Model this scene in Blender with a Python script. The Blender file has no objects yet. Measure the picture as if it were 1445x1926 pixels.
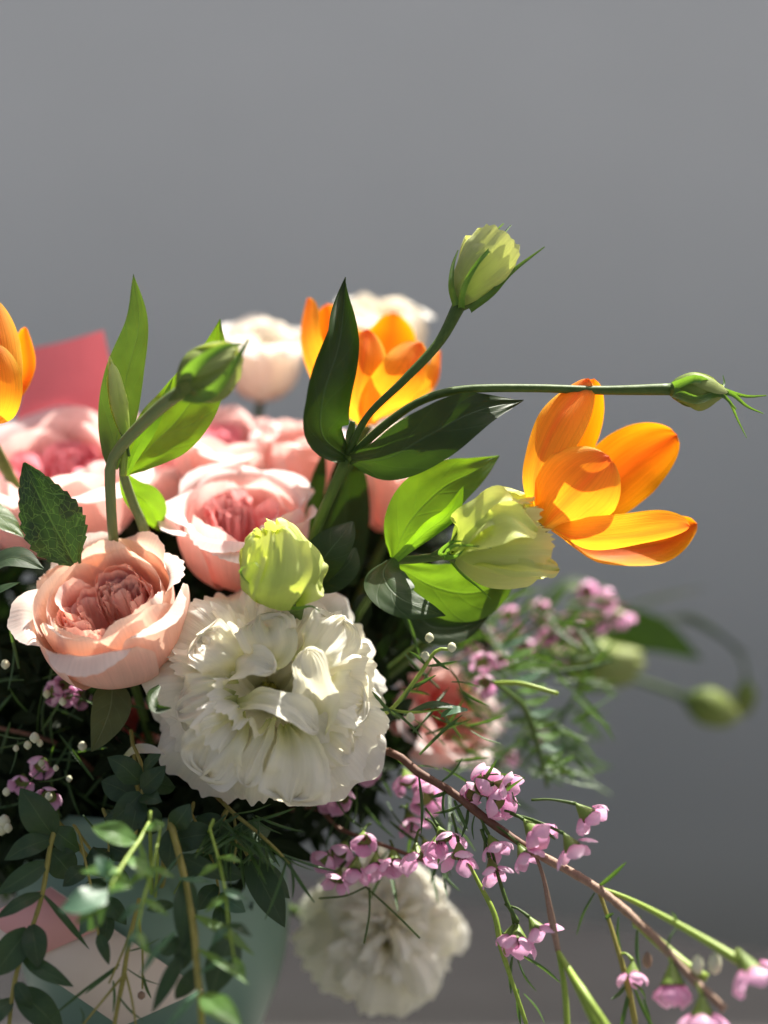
import bpy, math, random
import numpy as np
from mathutils import Vector, Matrix

random.seed(7)
rng = np.random.default_rng(11)
SC = bpy.context.scene
COL = SC.collection

# ------------------------------------------------------------------ camera, world, sun, exposure
FOC = 0.60                      # metres from the lens to the plane in focus
PXM = 0.27 / 1445.0             # metres per photo pixel in that plane
CAMZ = 0.23                     # lens height above the table top
cam = bpy.data.cameras.new("camera")
cam.sensor_fit = 'HORIZONTAL'
cam.sensor_width = 36.0
cam.lens = 36.0 * FOC / 0.27
cam.clip_start = 0.01
cam.clip_end = 200.0
cam.dof.use_dof = True
cam.dof.focus_distance = FOC - 0.004
cam.dof.aperture_fstop = 3.6
cam.dof.aperture_blades = 0
camo = bpy.data.objects.new("camera", cam)
COL.objects.link(camo)
camo.location = (0, -FOC, CAMZ)
camo.rotation_euler = (math.radians(90), 0, 0)
SC.camera = camo

SUN_AZ = math.radians(40)       # to the right of straight-behind-the-flowers (+Y)
SUN_EL = math.radians(64)
world = bpy.data.worlds.new("World")
SC.world = world
world.use_nodes = True
wn = world.node_tree
bg = wn.nodes["Background"]
sky = wn.nodes.new("ShaderNodeTexSky")
sky.sky_type = 'NISHITA'
sky.sun_disc = False
sky.sun_elevation = SUN_EL
sky.sun_rotation = SUN_AZ
sky.air_density = 0.3
sky.dust_density = 6.0
sky.ozone_density = 0.3
wn.links.new(sky.outputs[0], bg.inputs[0])
bg.inputs[1].default_value = 0.102
sun = bpy.data.lights.new("sun", 'SUN')
sun.energy = 5.0
sun.angle = math.radians(0.5)
sun.color = (1.0, 0.95, 0.86)
suno = bpy.data.objects.new("sun", sun)
COL.objects.link(suno)
sd = Vector((math.sin(SUN_AZ) * math.cos(SUN_EL), math.cos(SUN_AZ) * math.cos(SUN_EL), math.sin(SUN_EL)))
suno.rotation_euler = sd.to_track_quat('Z', 'Y').to_euler()
suno.location = sd * 3

SC.view_settings.view_transform = 'Standard'
SC.view_settings.look = 'None'
SC.view_settings.exposure = 1.3
SC.view_settings.gamma = 1.0
SC.render.engine = 'CYCLES'
SC.cycles.use_denoising = True
SC.cycles.max_bounces = 12
SC.cycles.diffuse_bounces = 5
SC.cycles.transmission_bounces = 8
SC.cycles.sample_clamp_indirect = 6.0

# ------------------------------------------------------------------ helpers
def P(x, y, d=0.0):
    """a point seen at photo pixel x, y standing d centimetres behind the focus plane"""
    k = (FOC + d * 0.01) / FOC * PXM
    return Vector(((x - 722.5) * k, d * 0.01, CAMZ - (y - 963.0) * k))

def S(n, d=0.0):
    return n * PXM * (FOC + d * 0.01) / FOC

def pts(seq):
    return [P(*p) for p in seq]

def catmull(a, n, ts=None):
    a = np.asarray([tuple(p) for p in a], float)
    m = len(a)
    if m == 2:
        t = np.linspace(0, 1, n) if ts is None else ts
        return a[0] + (a[1] - a[0]) * t[:, None]
    e = np.vstack([2 * a[0] - a[1], a, 2 * a[-1] - a[-2]])
    seg = np.linalg.norm(np.diff(a, axis=0), axis=1)
    cum = np.concatenate([[0], np.cumsum(seg)])
    cum /= cum[-1]
    t = np.linspace(0, 1, n) if ts is None else ts
    i = np.clip(np.searchsorted(cum, t, side='right') - 1, 0, m - 2)
    f = ((t - cum[i]) / np.maximum(cum[i + 1] - cum[i], 1e-9))[:, None]
    p0, p1, p2, p3 = e[i], e[i + 1], e[i + 2], e[i + 3]
    return 0.5 * (2 * p1 + (p2 - p0) * f + (2 * p0 - 5 * p1 + 4 * p2 - p3) * f ** 2 + (3 * p1 - p0 - 3 * p2 + p3) * f ** 3)

def nrm(v):
    return v / np.maximum(np.linalg.norm(v, axis=-1, keepdims=True), 1e-9)

def gridfaces(nv, nu, wrap=False):
    """nv rows, nu columns"""
    i, j = np.meshgrid(np.arange(nv - 1), np.arange(nu if wrap else nu - 1), indexing='ij')
    j2 = (j + 1) % nu
    return np.stack([i * nu + j, i * nu + j2, (i + 1) * nu + j2, (i + 1) * nu + j], -1).reshape(-1, 4)

class Geo:
    def __init__(self):
        self.v, self.f, self.uv, self.n = [], [], [], 0
    def add(self, V, F, UV=None):
        V = np.asarray(V, float).reshape(-1, 3)
        self.v.append(V)
        self.f.append(np.asarray(F, int) + self.n)
        self.uv.append(np.zeros((len(V), 2)) if UV is None else np.asarray(UV, float).reshape(-1, 2))
        self.n += len(V)
        return self
    def mesh(self, name, mat, off=(0, 0, 0), smooth=True):
        V = np.concatenate(self.v) - np.asarray(off, float)
        F = np.concatenate(self.f)
        UV = np.concatenate(self.uv)
        me = bpy.data.meshes.new(name)
        nf, k = F.shape
        me.vertices.add(len(V))
        me.vertices.foreach_set("co", V.ravel())
        me.loops.add(nf * k)
        me.loops.foreach_set("vertex_index", F.ravel())
        me.polygons.add(nf)
        me.polygons.foreach_set("loop_start", np.arange(nf) * k)
        me.polygons.foreach_set("loop_total", np.full(nf, k))
        me.update(calc_edges=True)
        if smooth:
            me.polygons.foreach_set("use_smooth", np.ones(nf, bool))
        ul = me.uv_layers.new(name="UVMap")
        ul.data.foreach_set("uv", UV[F.ravel()].ravel())
        me.materials.append(mat)
        me.validate()
        return me

class Thing:
    def __init__(self, name, label, cat, loc, group=None):
        self.root = bpy.data.objects.new(name, None)
        self.root.empty_display_size = 0.01
        COL.objects.link(self.root)
        self.root.location = loc
        self.loc = Vector(loc)
        self.root['label'] = label
        self.root['category'] = cat
        if group:
            self.root['group'] = group
    def part(self, name, geo, mat, parent=None, smooth=True, label=None, kind=None):
        o = bpy.data.objects.new(name, geo.mesh(name, mat, self.loc, smooth))
        COL.objects.link(o)
        o.parent = parent or self.root
        if label: o['label'] = label
        if kind: o['kind'] = kind
        return o
    def inst(self, name, me, M, parent=None):
        """shared mesh data; M is relative to the parent part, or to the world under the thing itself"""
        o = bpy.data.objects.new(name, me)
        COL.objects.link(o)
        o.parent = parent or self.root
        o.matrix_local = M if parent else Matrix.Translation(-self.loc) @ M
        return o

def solo(name, geo, mat, label=None, cat=None, group=None, kind=None, smooth=True):
    o = bpy.data.objects.new(name, geo.mesh(name, mat, (0, 0, 0), smooth))
    COL.objects.link(o)
    if label: o['label'] = label
    if cat: o['category'] = cat
    if group: o['group'] = group
    if kind: o['kind'] = kind
    return o

def wav(a, b, seed, n=3, fa=3.0, fb=2.0):
    r = np.random.default_rng(abs(int(seed)))
    s = 0
    for k in range(n):
        s = s + np.sin(a * fa * r.uniform(0.6, 1.5) * (1 + 0.6 * k) + b * fb * r.uniform(-1.2, 1.2) + r.uniform(0, 6.28)) / (1 + 0.5 * k)
    return s / 1.8

def blade(spine, widths, face, nu=9, nv=22, cup=0.0, fold=0.0, ruf=0.0, rfreq=3.0, cap=None, seed=0,
          serr=0.0, wob=0.0, asym=0.0, tipfr=0.0):
    """a leaf or petal swept along a spine. widths: half widths along it; face: the normal(s) it shows; cup: half angle of
    its rolled cross-section (edges bend towards face); fold: V depth; cap: where a rounded tip starts"""
    s = np.linspace(0, 1, nv)
    t = np.sin(s * math.pi / 2) * 0.6 + s * 0.4 if cap else s
    c = catmull(spine, nv, t)
    T = nrm(np.gradient(c, axis=0))
    fa = face if isinstance(face, list) else [face]
    fa = np.asarray([tuple(f) for f in fa], float)
    N = np.stack([np.interp(t, np.linspace(0, 1, len(fa)), fa[:, k]) for k in range(3)], -1) if len(fa) > 1 else np.repeat(fa, nv, 0)
    N = nrm(N - T * (N * T).sum(-1, keepdims=True))
    B = np.cross(T, N)
    wx = np.linspace(0, 1, len(widths))
    w = np.interp(t, wx, widths)
    ker = max(1, nv // 8)
    if not cap:
        wp = np.pad(w, ker, mode='edge')
        w2 = np.convolve(wp, np.ones(2 * ker + 1) / (2 * ker + 1), 'valid')
        w = np.where((t > 0.06) & (t < 0.9), w2, w)
    else:
        q = np.clip((t - cap) / (1 - cap), 0, 1)
        w = w * np.sqrt(np.maximum(0, 1 - q ** 2))
    w = np.maximum(w, 1e-5)
    if serr:
        w = w * (1 + serr * (np.abs(((t * 11) % 1.0)) - 0.5) * (t > .05) * (t < .97))
    u = np.linspace(-1, 1, nu)
    U, Tt = np.meshgrid(u, t)
    cc = cup if np.ndim(cup) else [cup, cup]
    C = np.interp(t, np.linspace(0, 1, len(cc)), cc)[:, None]
    Cs = np.where(np.abs(C) < 1e-3, 1e-3, C)
    W = w[:, None]
    bx = np.sin(Cs * U) / Cs * W * (1 + asym * U)
    nx = (1 - np.cos(Cs * U)) / Cs * W + fold * np.abs(U) * W
    if ruf:
        nx = nx + ruf * W * np.abs(U) ** 2 * np.sin(Tt * rfreq * 6.28 + np.where(U > 0, 0.0, 2.1) + seed)
    if wob:
        nx = nx + wob * W.max() * wav(U * 1.5, Tt * 5, seed + 91)
    V = c[:, None, :] + B[:, None, :] * bx[..., None]
    if tipfr:                       # a crimped, finely toothed rim
        r_ = np.random.default_rng(abs(int(seed)) + 5)
        f = 0
        for k in range(5):
            f = f + np.sin(U * r_.uniform(6, 50) + r_.uniform(0, 6.28)) * .6
        V = V + T[:, None, :] * (tipfr * w.max() * Tt ** 5 * f)[..., None]
        nx = nx + .07 * w.max() * Tt ** 5 * np.sin(U * 19 + 3 * np.sin(U * 5 + seed)) + .10 * w.max() * Tt ** 3 * wav(U * 2, Tt, seed + 7)
    V = V + N[:, None, :] * nx[..., None]
    return V.reshape(-1, 3), gridfaces(nv, nu), np.stack([(U + 1) / 2, Tt], -1).reshape(-1, 2)

def gblade(*a, **k):
    return Geo().add(*blade(*a, **k))

def gtube(path, radii, n=8, m=None, geo=None, wob=0.0):
    g = geo or Geo()
    m = m or max(6, 5 * len(path))
    c = catmull(path, m)
    t = np.linspace(0, 1, m)
    r = np.interp(t, np.linspace(0, 1, len(radii)), radii)
    if wob:
        r = r * (1 + wob * np.sin(t * 37) * np.sin(t * 91 + 1))
    T = nrm(np.gradient(c, axis=0))
    ref = np.array([0.31, 0.2, 0.93]) if abs(T[0][2]) < 0.8 else np.array([0.95, 0.2, 0.1])
    X = nrm(np.cross(np.repeat(ref[None], m, 0), T))
    Y = np.cross(T, X)
    a = np.linspace(0, 2 * math.pi, n, endpoint=False)
    V = c[:, None] + r[:, None, None] * (np.cos(a)[None, :, None] * X[:, None] + np.sin(a)[None, :, None] * Y[:, None])
    UV = np.stack(np.meshgrid(a / 6.28, t), -1)
    # closed ends
    V = np.concatenate([c[0][None, None].repeat(n, 1), V, c[-1][None, None].repeat(n, 1)], 0)
    UV = np.concatenate([UV[:1], UV, UV[-1:]], 0)
    return g.add(V, gridfaces(m + 2, n, True), UV)

def frame(origin, axis, spin=0.0, scale=1.0):
    z = Vector(axis).normalized()
    x = Vector((1, 0, 0))
    if abs(z.dot(x)) > 0.9: x = Vector((0, 0, 1))
    y = z.cross(x).normalized()
    x = y.cross(z)
    R = Matrix((x, y, z)).transposed().to_4x4()
    return Matrix.Translation(Vector(origin)) @ R @ Matrix.Rotation(spin, 4, 'Z') @ Matrix.Scale(scale, 4)

def xf(M, V):
    A = np.array(M)
    return V @ A[:3, :3].T + A[:3, 3]

def cup_petal(M, phi, half, prof, nu=22, nv=20, base=0.35, drop=0.25, dp=3.0, ruf=0.03, rf=6.0, fringe=0.0, spiral=0.03,
              side=0.0, seed=0, fold=0.0, big=0.04, tipn=0.0, pleat=0.0, rp=2.2):
    """a petal wrapped round the axis of frame M: prof = (radius, height) from its claw to its rim"""
    u = np.linspace(-1, 1, nu)
    v = np.linspace(0, 1, nv)
    U, Vv = np.meshgrid(u, v)
    r_ = np.random.default_rng(seed)
    lim = 1 - drop * np.abs(U) ** dp - tipn * (1 - np.abs(U)) ** 2
    if fringe:
        f = 0
        for k in range(4):
            f = f + np.sin(U * r_.uniform(8, 60) + r_.uniform(0, 6.28)) * .75
        lim = lim + fringe * f * 0.5
    vv = Vv * lim
    p = catmull([(a, b, 0) for a, b in prof], 80, np.linspace(0, 1, 80))
    tt = np.linspace(0, 1, 80)
    vc = np.clip(vv, 0, 1.0)
    R = np.interp(vc, tt, p[:, 0])
    Z = np.interp(vc, tt, p[:, 1])
    d = np.gradient(p, axis=0)
    nr, nz = d[:, 1], -d[:, 0]
    l = np.hypot(nr, nz) + 1e-9
    NR, NZ = np.interp(vc, tt, nr / l), np.interp(vc, tt, nz / l)       # points away from the axis at the rim
    ex = np.maximum(vv - 1.0, 0)
    R = R + ex * d[-1, 0] * 79
    Z = Z + ex * d[-1, 1] * 79
    H = half * (base + (1 - base) * np.clip(Vv * 1.6, 0, 1) ** 0.8)
    A = phi + U * H
    D = ruf * Vv ** rp * wav(U * half, Vv, seed + 3, 3, rf / max(half, .2) * half, 1.5)
    D = D + big * Vv * wav(U, Vv * 2, seed + 17, 2, 1.6, 1.4)
    D = D + spiral * U * Vv + side * np.abs(U) ** 3 * Vv ** 2
    if fold:
        D = D + fold * Vv * np.abs(U)
    if pleat:
        D = D + pleat * Vv ** 5 * np.sin(U * 31 + 3 * np.sin(U * 4 + seed)) * (0.5 + 0.5 * np.sin(U * 5 + seed * 1.7))
    R = np.maximum(R + D * NR, 0.004 * max(a for a, b in prof))
    Z = Z + D * NZ
    V = np.stack([R * np.cos(A), R * np.sin(A), Z], -1).reshape(-1, 3)
    return xf(M, V), gridfaces(nv, nu), np.stack([(U + 1) / 2, Vv], -1).reshape(-1, 2)

# ------------------------------------------------------------------ materials
def mat_base(name):
    m = bpy.data.materials.new(name)
    m.use_nodes = True
    nt = m.node_tree
    nt.nodes.clear()
    return m, nt, nt.nodes, nt.links

def N_(nt, t, **k):
    n = nt.nodes.new(t)
    for a, b in k.items():
        setattr(n, a, b)
    return n

def math_(nt, op, a, b=None, c=None):
    n = nt.nodes.new("ShaderNodeMath")
    n.operation = op
    for i, x in enumerate((a, b, c)):
        if x is None: continue
        if isinstance(x, (int, float)): n.inputs[i].default_value = x
        else: nt.links.new(x, n.inputs[i])
    return n.outputs[0]

def mixc(nt, f, a, b, mode='MIX'):
    n = nt.nodes.new("ShaderNodeMix")
    n.data_type = 'RGBA'
    n.blend_type = mode
    for i, x in ((0, f), (6, a), (7, b)):
        if isinstance(x, (int, float)): n.inputs[i].default_value = x
        elif isinstance(x, tuple): n.inputs[i].default_value = (*x, 1)
        else: nt.links.new(x, n.inputs[i])
    return n.outputs[2]

def sheet_out(nt, col, tcol, trans, rough, spec, bump, coat=0.0, sheen=0.0):
    """thin living tissue: reflects on both sides and lets light through"""
    p = N_(nt, "ShaderNodeBsdfPrincipled")
    nt.links.new(col, p.inputs["Base Color"])
    if isinstance(rough, float): p.inputs["Roughness"].default_value = rough
    else: nt.links.new(rough, p.inputs["Roughness"])
    p.inputs["Specular IOR Level"].default_value = spec
    p.inputs["Sheen Weight"].default_value = sheen
    tr = N_(nt, "ShaderNodeBsdfTranslucent")
    nt.links.new(tcol, tr.inputs["Color"])
    if bump is not None:
        nt.links.new(bump, p.inputs["Normal"])
        nt.links.new(bump, tr.inputs["Normal"])
    mx = N_(nt, "ShaderNodeMixShader")
    if isinstance(trans, float): mx.inputs[0].default_value = trans
    else: nt.links.new(trans, mx.inputs[0])
    nt.links.new(p.outputs[0], mx.inputs[1])
    nt.links.new(tr.outputs[0], mx.inputs[2])
    o = N_(nt, "ShaderNodeOutputMaterial")
    nt.links.new(mx.outputs[0], o.inputs[0])

def petal_mat(name, ramp, tint=(1, 1, 1), trans=0.45, rough=0.55, spec=0.25, vein=0.12, bump=0.12, rib=None, edge=None, vscale=46.0, hv=0.03):
    m, nt, nd, L = mat_base(name)
    tc = N_(nt, "ShaderNodeTexCoord")
    sep = N_(nt, "ShaderNodeSeparateXYZ")
    L.new(tc.outputs["UV"], sep.inputs[0])
    cr = N_(nt, "ShaderNodeValToRGB")
    el = cr.color_ramp.elements
    el[0].position, el[0].color = ramp[0][0], (*ramp[0][1], 1)
    el[1].position, el[1].color = ramp[-1][0], (*ramp[-1][1], 1)
    for pos, c in ramp[1:-1]:
        e = el.new(pos); e.color = (*c, 1)
    L.new(sep.outputs[1], cr.inputs[0])
    col = cr.outputs[0]
    mp = N_(nt, "ShaderNodeMapping")
    mp.inputs["Scale"].default_value = (vscale, 2.2, 1)
    L.new(tc.outputs["UV"], mp.inputs[0])
    nz = N_(nt, "ShaderNodeTexNoise")
    nz.inputs["Scale"].default_value = 1.0
    nz.inputs["Detail"].default_value = 3.0
    nz.inputs["Distortion"].default_value = 0.4
    L.new(mp.outputs[0], nz.inputs[0])
    bl = N_(nt, "ShaderNodeTexNoise")
    bl.inputs["Scale"].default_value = 55.0
    bl.inputs["Detail"].default_value = 4.0
    L.new(tc.outputs["Object"], bl.inputs[0])
    oi = N_(nt, "ShaderNodeObjectInfo")
    if edge:
        a = math_(nt, 'ABSOLUTE', math_(nt, 'SUBTRACT', sep.outputs[0], 0.5))
        a = math_(nt, 'POWER', math_(nt, 'MULTIPLY', a, 2.0), edge[1])
        col = mixc(nt, a, col, edge[0])
    if rib:
        a = math_(nt, 'ABSOLUTE', math_(nt, 'SUBTRACT', sep.outputs[0], 0.5))
        a = math_(nt, 'SUBTRACT', 1.0, math_(nt, 'MULTIPLY', a, rib[1]))
        a = math_(nt, 'MAXIMUM', a, 0.0)
        a = math_(nt, 'MULTIPLY', a, rib[2])
        col = mixc(nt, a, col, rib[0])
    vf = math_(nt, 'MULTIPLY_ADD', nz.outputs[0], 2 * vein, 1.0 - vein)
    vf = math_(nt, 'MULTIPLY', vf, math_(nt, 'MULTIPLY_ADD', bl.outputs[0], 0.24, 0.88))
    vf = math_(nt, 'MULTIPLY', vf, math_(nt, 'MULTIPLY_ADD', oi.outputs["Random"], 2 * hv, 1.0 - hv))
    g = N_(nt, "ShaderNodeCombineXYZ")
    for i in range(3): L.new(vf, g.inputs[i])
    col = mixc(nt, 1.0, col, g.outputs[0], 'MULTIPLY')
    tcol = mixc(nt, 1.0, col, tint, 'MULTIPLY')
    b = N_(nt, "ShaderNodeBump")
    b.inputs["Strength"].default_value = bump
    b.inputs["Distance"].default_value = 0.0006
    L.new(math_(nt, 'ADD', nz.outputs[0], math_(nt, 'MULTIPLY', bl.outputs[0], 0.7)), b.inputs["Height"])
    sheet_out(nt, col, tcol, trans, rough, spec, b.outputs[0], sheen=0.0)
    return m

def leaf_mat(name, col, tcol, trans=0.4, rough=0.42, spec=0.5, veins=9.0, vcol=None, net=0.0, under=None, tip=None, mottle=0.55):
    m, nt, nd, L = mat_base(name)
    tc = N_(nt, "ShaderNodeTexCoord")
    sep = N_(nt, "ShaderNodeSeparateXYZ")
    L.new(tc.outputs["UV"], sep.inputs[0])
    a = math_(nt, 'ABSOLUTE', math_(nt, 'SUBTRACT', sep.outputs[0], 0.5))
    # midrib and side veins
    mid = math_(nt, 'MAXIMUM', math_(nt, 'SUBTRACT', 1.0, math_(nt, 'MULTIPLY', a, 36.0)), 0.0)
    ph = math_(nt, 'SUBTRACT', math_(nt, 'MULTIPLY', sep.outputs[1], veins), math_(nt, 'MULTIPLY', a, veins * 0.55))
    fr = math_(nt, 'ABSOLUTE', math_(nt, 'SUBTRACT', math_(nt, 'FRACT', ph), 0.5))
    sv = math_(nt, 'MAXIMUM', math_(nt, 'SUBTRACT', 1.0, math_(nt, 'MULTIPLY', fr, 14.0)), 0.0)
    v = math_(nt, 'MAXIMUM', mid, math_(nt, 'MULTIPLY', sv, 0.24))
    if net:
        mp = N_(nt, "ShaderNodeMapping")
        mp.inputs["Scale"].default_value = (9, 13, 1)
        L.new(tc.outputs["UV"], mp.inputs[0])
        vo = N_(nt, "ShaderNodeTexVoronoi")
        vo.feature = 'DISTANCE_TO_EDGE'
        vo.inputs["Scale"].default_value = 1.0
        L.new(mp.outputs[0], vo.inputs[0])
        nv_ = math_(nt, 'MAXIMUM', math_(nt, 'SUBTRACT', 1.0, math_(nt, 'MULTIPLY', vo.outputs[0], 18.0)), 0.0)
        v = math_(nt, 'MAXIMUM', v, math_(nt, 'MULTIPLY', nv_, net))
    nz = N_(nt, "ShaderNodeTexNoise")
    nz.inputs["Scale"].default_value = 160.0
    nz.inputs["Detail"].default_value = 5.0
    L.new(tc.outputs["Object"], nz.inputs[0])
    oi = N_(nt, "ShaderNodeObjectInfo")
    k = math_(nt, 'MULTIPLY_ADD', nz.outputs[0], mottle, 1.0 - mottle / 2)
    k = math_(nt, 'MULTIPLY', k, math_(nt, 'MULTIPLY_ADD', oi.outputs["Random"], 0.3, 0.85))
    g = N_(nt, "ShaderNodeCombineXYZ")
    for i in range(3): L.new(k, g.inputs[i])
    vc = vcol or tuple(min(1, c * 2.0 + 0.03) for c in col)
    base = col
    if under:
        geo = N_(nt, "ShaderNodeNewGeometry")
        base = mixc(nt, geo.outputs["Backfacing"], col, under)
    if tip:
        base = mixc(nt, math_(nt, 'POWER', sep.outputs[1], 3.0), base, tip)
    c1 = mixc(nt, math_(nt, 'MULTIPLY', v, 0.75), base, vc)
    c1 = mixc(nt, 1.0, c1, g.outputs[0], 'MULTIPLY')
    t1 = mixc(nt, math_(nt, 'MULTIPLY', v, 0.45), tcol, tuple(c * 0.55 for c in tcol))
    t1 = mixc(nt, 1.0, t1, g.outputs[0], 'MULTIPLY')
    b = N_(nt, "ShaderNodeBump")
    b.inputs["Strength"].default_value = 0.35
    b.inputs["Distance"].default_value = 0.0005
    L.new(math_(nt, 'SUBTRACT', math_(nt, 'MULTIPLY', nz.outputs[0], 0.8), v), b.inputs["Height"])
    rg = math_(nt, 'MULTIPLY_ADD', nz.outputs[0], 0.25, rough - 0.12)
    sheet_out(nt, c1, t1, trans, rg, spec, b.outputs[0])
    return m

def solid_mat(name, col, col2=None, rough=0.6, scale=120.0, bump=0.15, spec=0.35, stretch=None, detail=5.0, sss=0.0, bd=0.0005):
    m, nt, nd, L = mat_base(name)
    tc = N_(nt, "ShaderNodeTexCoord")
    nz = N_(nt, "ShaderNodeTexNoise")
    nz.inputs["Scale"].default_value = scale
    nz.inputs["Detail"].default_value = detail
    src = tc.outputs["Object"]
    if stretch:
        mp = N_(nt, "ShaderNodeMapping")
        mp.inputs["Scale"].default_value = stretch
        L.new(tc.outputs["UV"], mp.inputs[0])
        src = mp.outputs[0]
    L.new(src, nz.inputs[0])
    cr = N_(nt, "ShaderNodeValToRGB")
    cr.color_ramp.elements[0].position = 0.3
    cr.color_ramp.elements[1].position = 0.7
    cr.color_ramp.elements[0].color = (*col, 1)
    cr.color_ramp.elements[1].color = (*(col2 or tuple(min(1, c * 1.3) for c in col)), 1)
    L.new(nz.outputs[0], cr.inputs[0])
    p = N_(nt, "ShaderNodeBsdfPrincipled")
    L.new(cr.outputs[0], p.inputs["Base Color"])
    p.inputs["Roughness"].default_value = rough
    p.inputs["Specular IOR Level"].default_value = spec
    if sss:
        p.inputs["Subsurface Weight"].default_value = sss
        p.inputs["Subsurface Radius"].default_value = (0.004, 0.004, 0.001)
    b = N_(nt, "ShaderNodeBump")
    b.inputs["Strength"].default_value = bump
    b.inputs["Distance"].default_value = bd
    L.new(nz.outputs[0], b.inputs["Height"])
    L.new(b.outputs[0], p.inputs["Normal"])
    o = N_(nt, "ShaderNodeOutputMaterial")
    L.new(p.outputs[0], o.inputs[0])
    return m

M = {}
M['wall'] = solid_mat("wall_plaster", (0.59, 0.615, 0.565), (0.61, 0.635, 0.585), rough=0.85, scale=9, bump=0.05, spec=0.2)
M['table'] = solid_mat("table_laminate", (0.125, 0.125, 0.118), (0.14, 0.14, 0.133), rough=0.9, scale=25, bump=0.04, spec=0.1)
M['ground'] = solid_mat("paving", (0.045, 0.045, 0.045), (0.06, 0.06, 0.058), rough=0.9, scale=6)
M['vase'] = solid_mat("sage_glaze", (0.19, 0.30, 0.225), (0.21, 0.325, 0.245), rough=0.38, scale=14, bump=0.02, spec=0.4)
M['card'] = solid_mat("beige_card", (0.80, 0.68, 0.56), (0.84, 0.72, 0.60), rough=0.8, scale=90, bump=0.05)
M['card_pink'] = solid_mat("pink_card", (0.78, 0.40, 0.37), (0.81, 0.43, 0.40), rough=0.75, scale=60, bump=0.05)
M['paper_red'] = None

M['peach_out'] = petal_mat("peach_petal_outer", [(0, (.78, .60, .36)), (.3, (.91, .64, .53)), (.8, (.93, .74, .65)), (1, (.94, .82, .74))], (1.0, .80, .66), .40, vein=.13, bump=.2)
M['peach_in'] = petal_mat("peach_petal_inner", [(0, (.80, .36, .28)), (.4, (.85, .47, .40)), (.85, (.90, .60, .53)), (1, (.93, .72, .65))], (1.0, .70, .58), .38, vein=.13, bump=.2)
M['pink_out'] = petal_mat("pink_petal_outer", [(0, (.84, .60, .42)), (.35, (.92, .66, .62)), (.8, (.94, .75, .72)), (1, (.95, .85, .83))], (1.0, .78, .73), .42, vein=.13, bump=.2)
M['pink_in'] = petal_mat("pink_petal_inner", [(0, (.88, .32, .31)), (.5, (.91, .44, .44)), (1, (.94, .67, .67))], (1.0, .60, .58), .42, vein=.13, bump=.2)
M['rosy_out'] = petal_mat("rosy_petal_outer", [(0, (.82, .45, .35)), (.4, (.89, .50, .52)), (1, (.93, .72, .75))], (1.0, .64, .64), .42, vein=.13, bump=.2)
M['rosy_in'] = petal_mat("rosy_petal_inner", [(0, (.86, .34, .38)), (1, (.93, .58, .64))], (1.0, .58, .62), .42, vein=.13, bump=.2)
M['cream_out'] = petal_mat("cream_petal_outer", [(0, (.88, .50, .44)), (.18, (.90, .70, .62)), (.4, (.92, .87, .80)), (1, (.93, .91, .87))], (1.0, .94, .86), .40, vein=.13, bump=.2)
M['cream_in'] = petal_mat("cream_petal_inner", [(0, (.88, .78, .62)), (1, (.93, .91, .84))], (1.0, .94, .84), .40, vein=.13, bump=.2)
M['salmon'] = petal_mat("salmon_petal", [(0, (.76, .24, .20)), (.6, (.82, .36, .31)), (1, (.90, .62, .57))], (1.0, .4, .35), .40, vein=.06)
M['paper_red'] = petal_mat('rose_red_paper', [(0, (.70, .20, .23)), (1, (.74, .23, .26))], (1.0, .6, .6), .25, vein=.04, bump=.1, vscale=6)
M['white'] = petal_mat("white_petal", [(0, (.58, .64, .26)), (.25, (.84, .84, .56)), (.55, (.93, .915, .79)), (1, (.94, .925, .85))], (1.0, .97, .82), .42, vein=.09, bump=.45, vscale=75)
M['green_petal'] = petal_mat("pale_green_petal", [(0, (.34, .48, .08)), (.35, (.60, .68, .20)), (1, (.78, .80, .42))], (1.0, 1.0, .45), .45, vein=.08, bump=.25, vscale=50)
M['lime_petal'] = petal_mat("lime_petal", [(0, (.30, .46, .07)), (.4, (.58, .68, .18)), (1, (.74, .80, .34))], (1.0, 1.0, .40), .45, vein=.08, bump=.25)
M['tulip'] = petal_mat("orange_tulip_petal", [(0, (.72, .56, .10)), (.16, (.90, .46, .06)), (.6, (.93, .42, .045)), (.9, (.92, .34, .045)), (1, (.87, .20, .06))], (1.0, .85, .30), .54,
                       vein=.24, bump=.4, rib=((.86, .16, .04), 10.0, .5), edge=((.95, .62, .06), 2.8), vscale=48)
M['tulip_back'] = petal_mat("deep_orange_tulip_petal", [(0, (.85, .45, .05)), (.4, (.92, .30, .015)), (1, (.92, .24, .012))], (1.0, .75, .25), .56,
                            vein=.24, bump=.35, rib=((.80, .11, .02), 5.0, .6), edge=((.95, .52, .015), 2.6), vscale=48)
M['wax'] = petal_mat("pink_waxflower_petal", [(0, (.66, .26, .46)), (.35, (.84, .50, .68)), (1, (.92, .70, .82))], (1.0, .80, .97), .45, vein=.08, vscale=16, spec=.5, rough=.4)
M['wax_dark'] = solid_mat("wax_stamens", (.10, .02, .035), (.20, .06, .06), rough=.5)
M['wax_white'] = solid_mat("tiny_white_blossom", (.52, .54, .34), (.70, .70, .52), rough=.5)
M['calyx'] = solid_mat("waxflower_calyx", (.10, .17, .03), (.20, .28, .05), rough=.45, scale=260)

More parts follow.
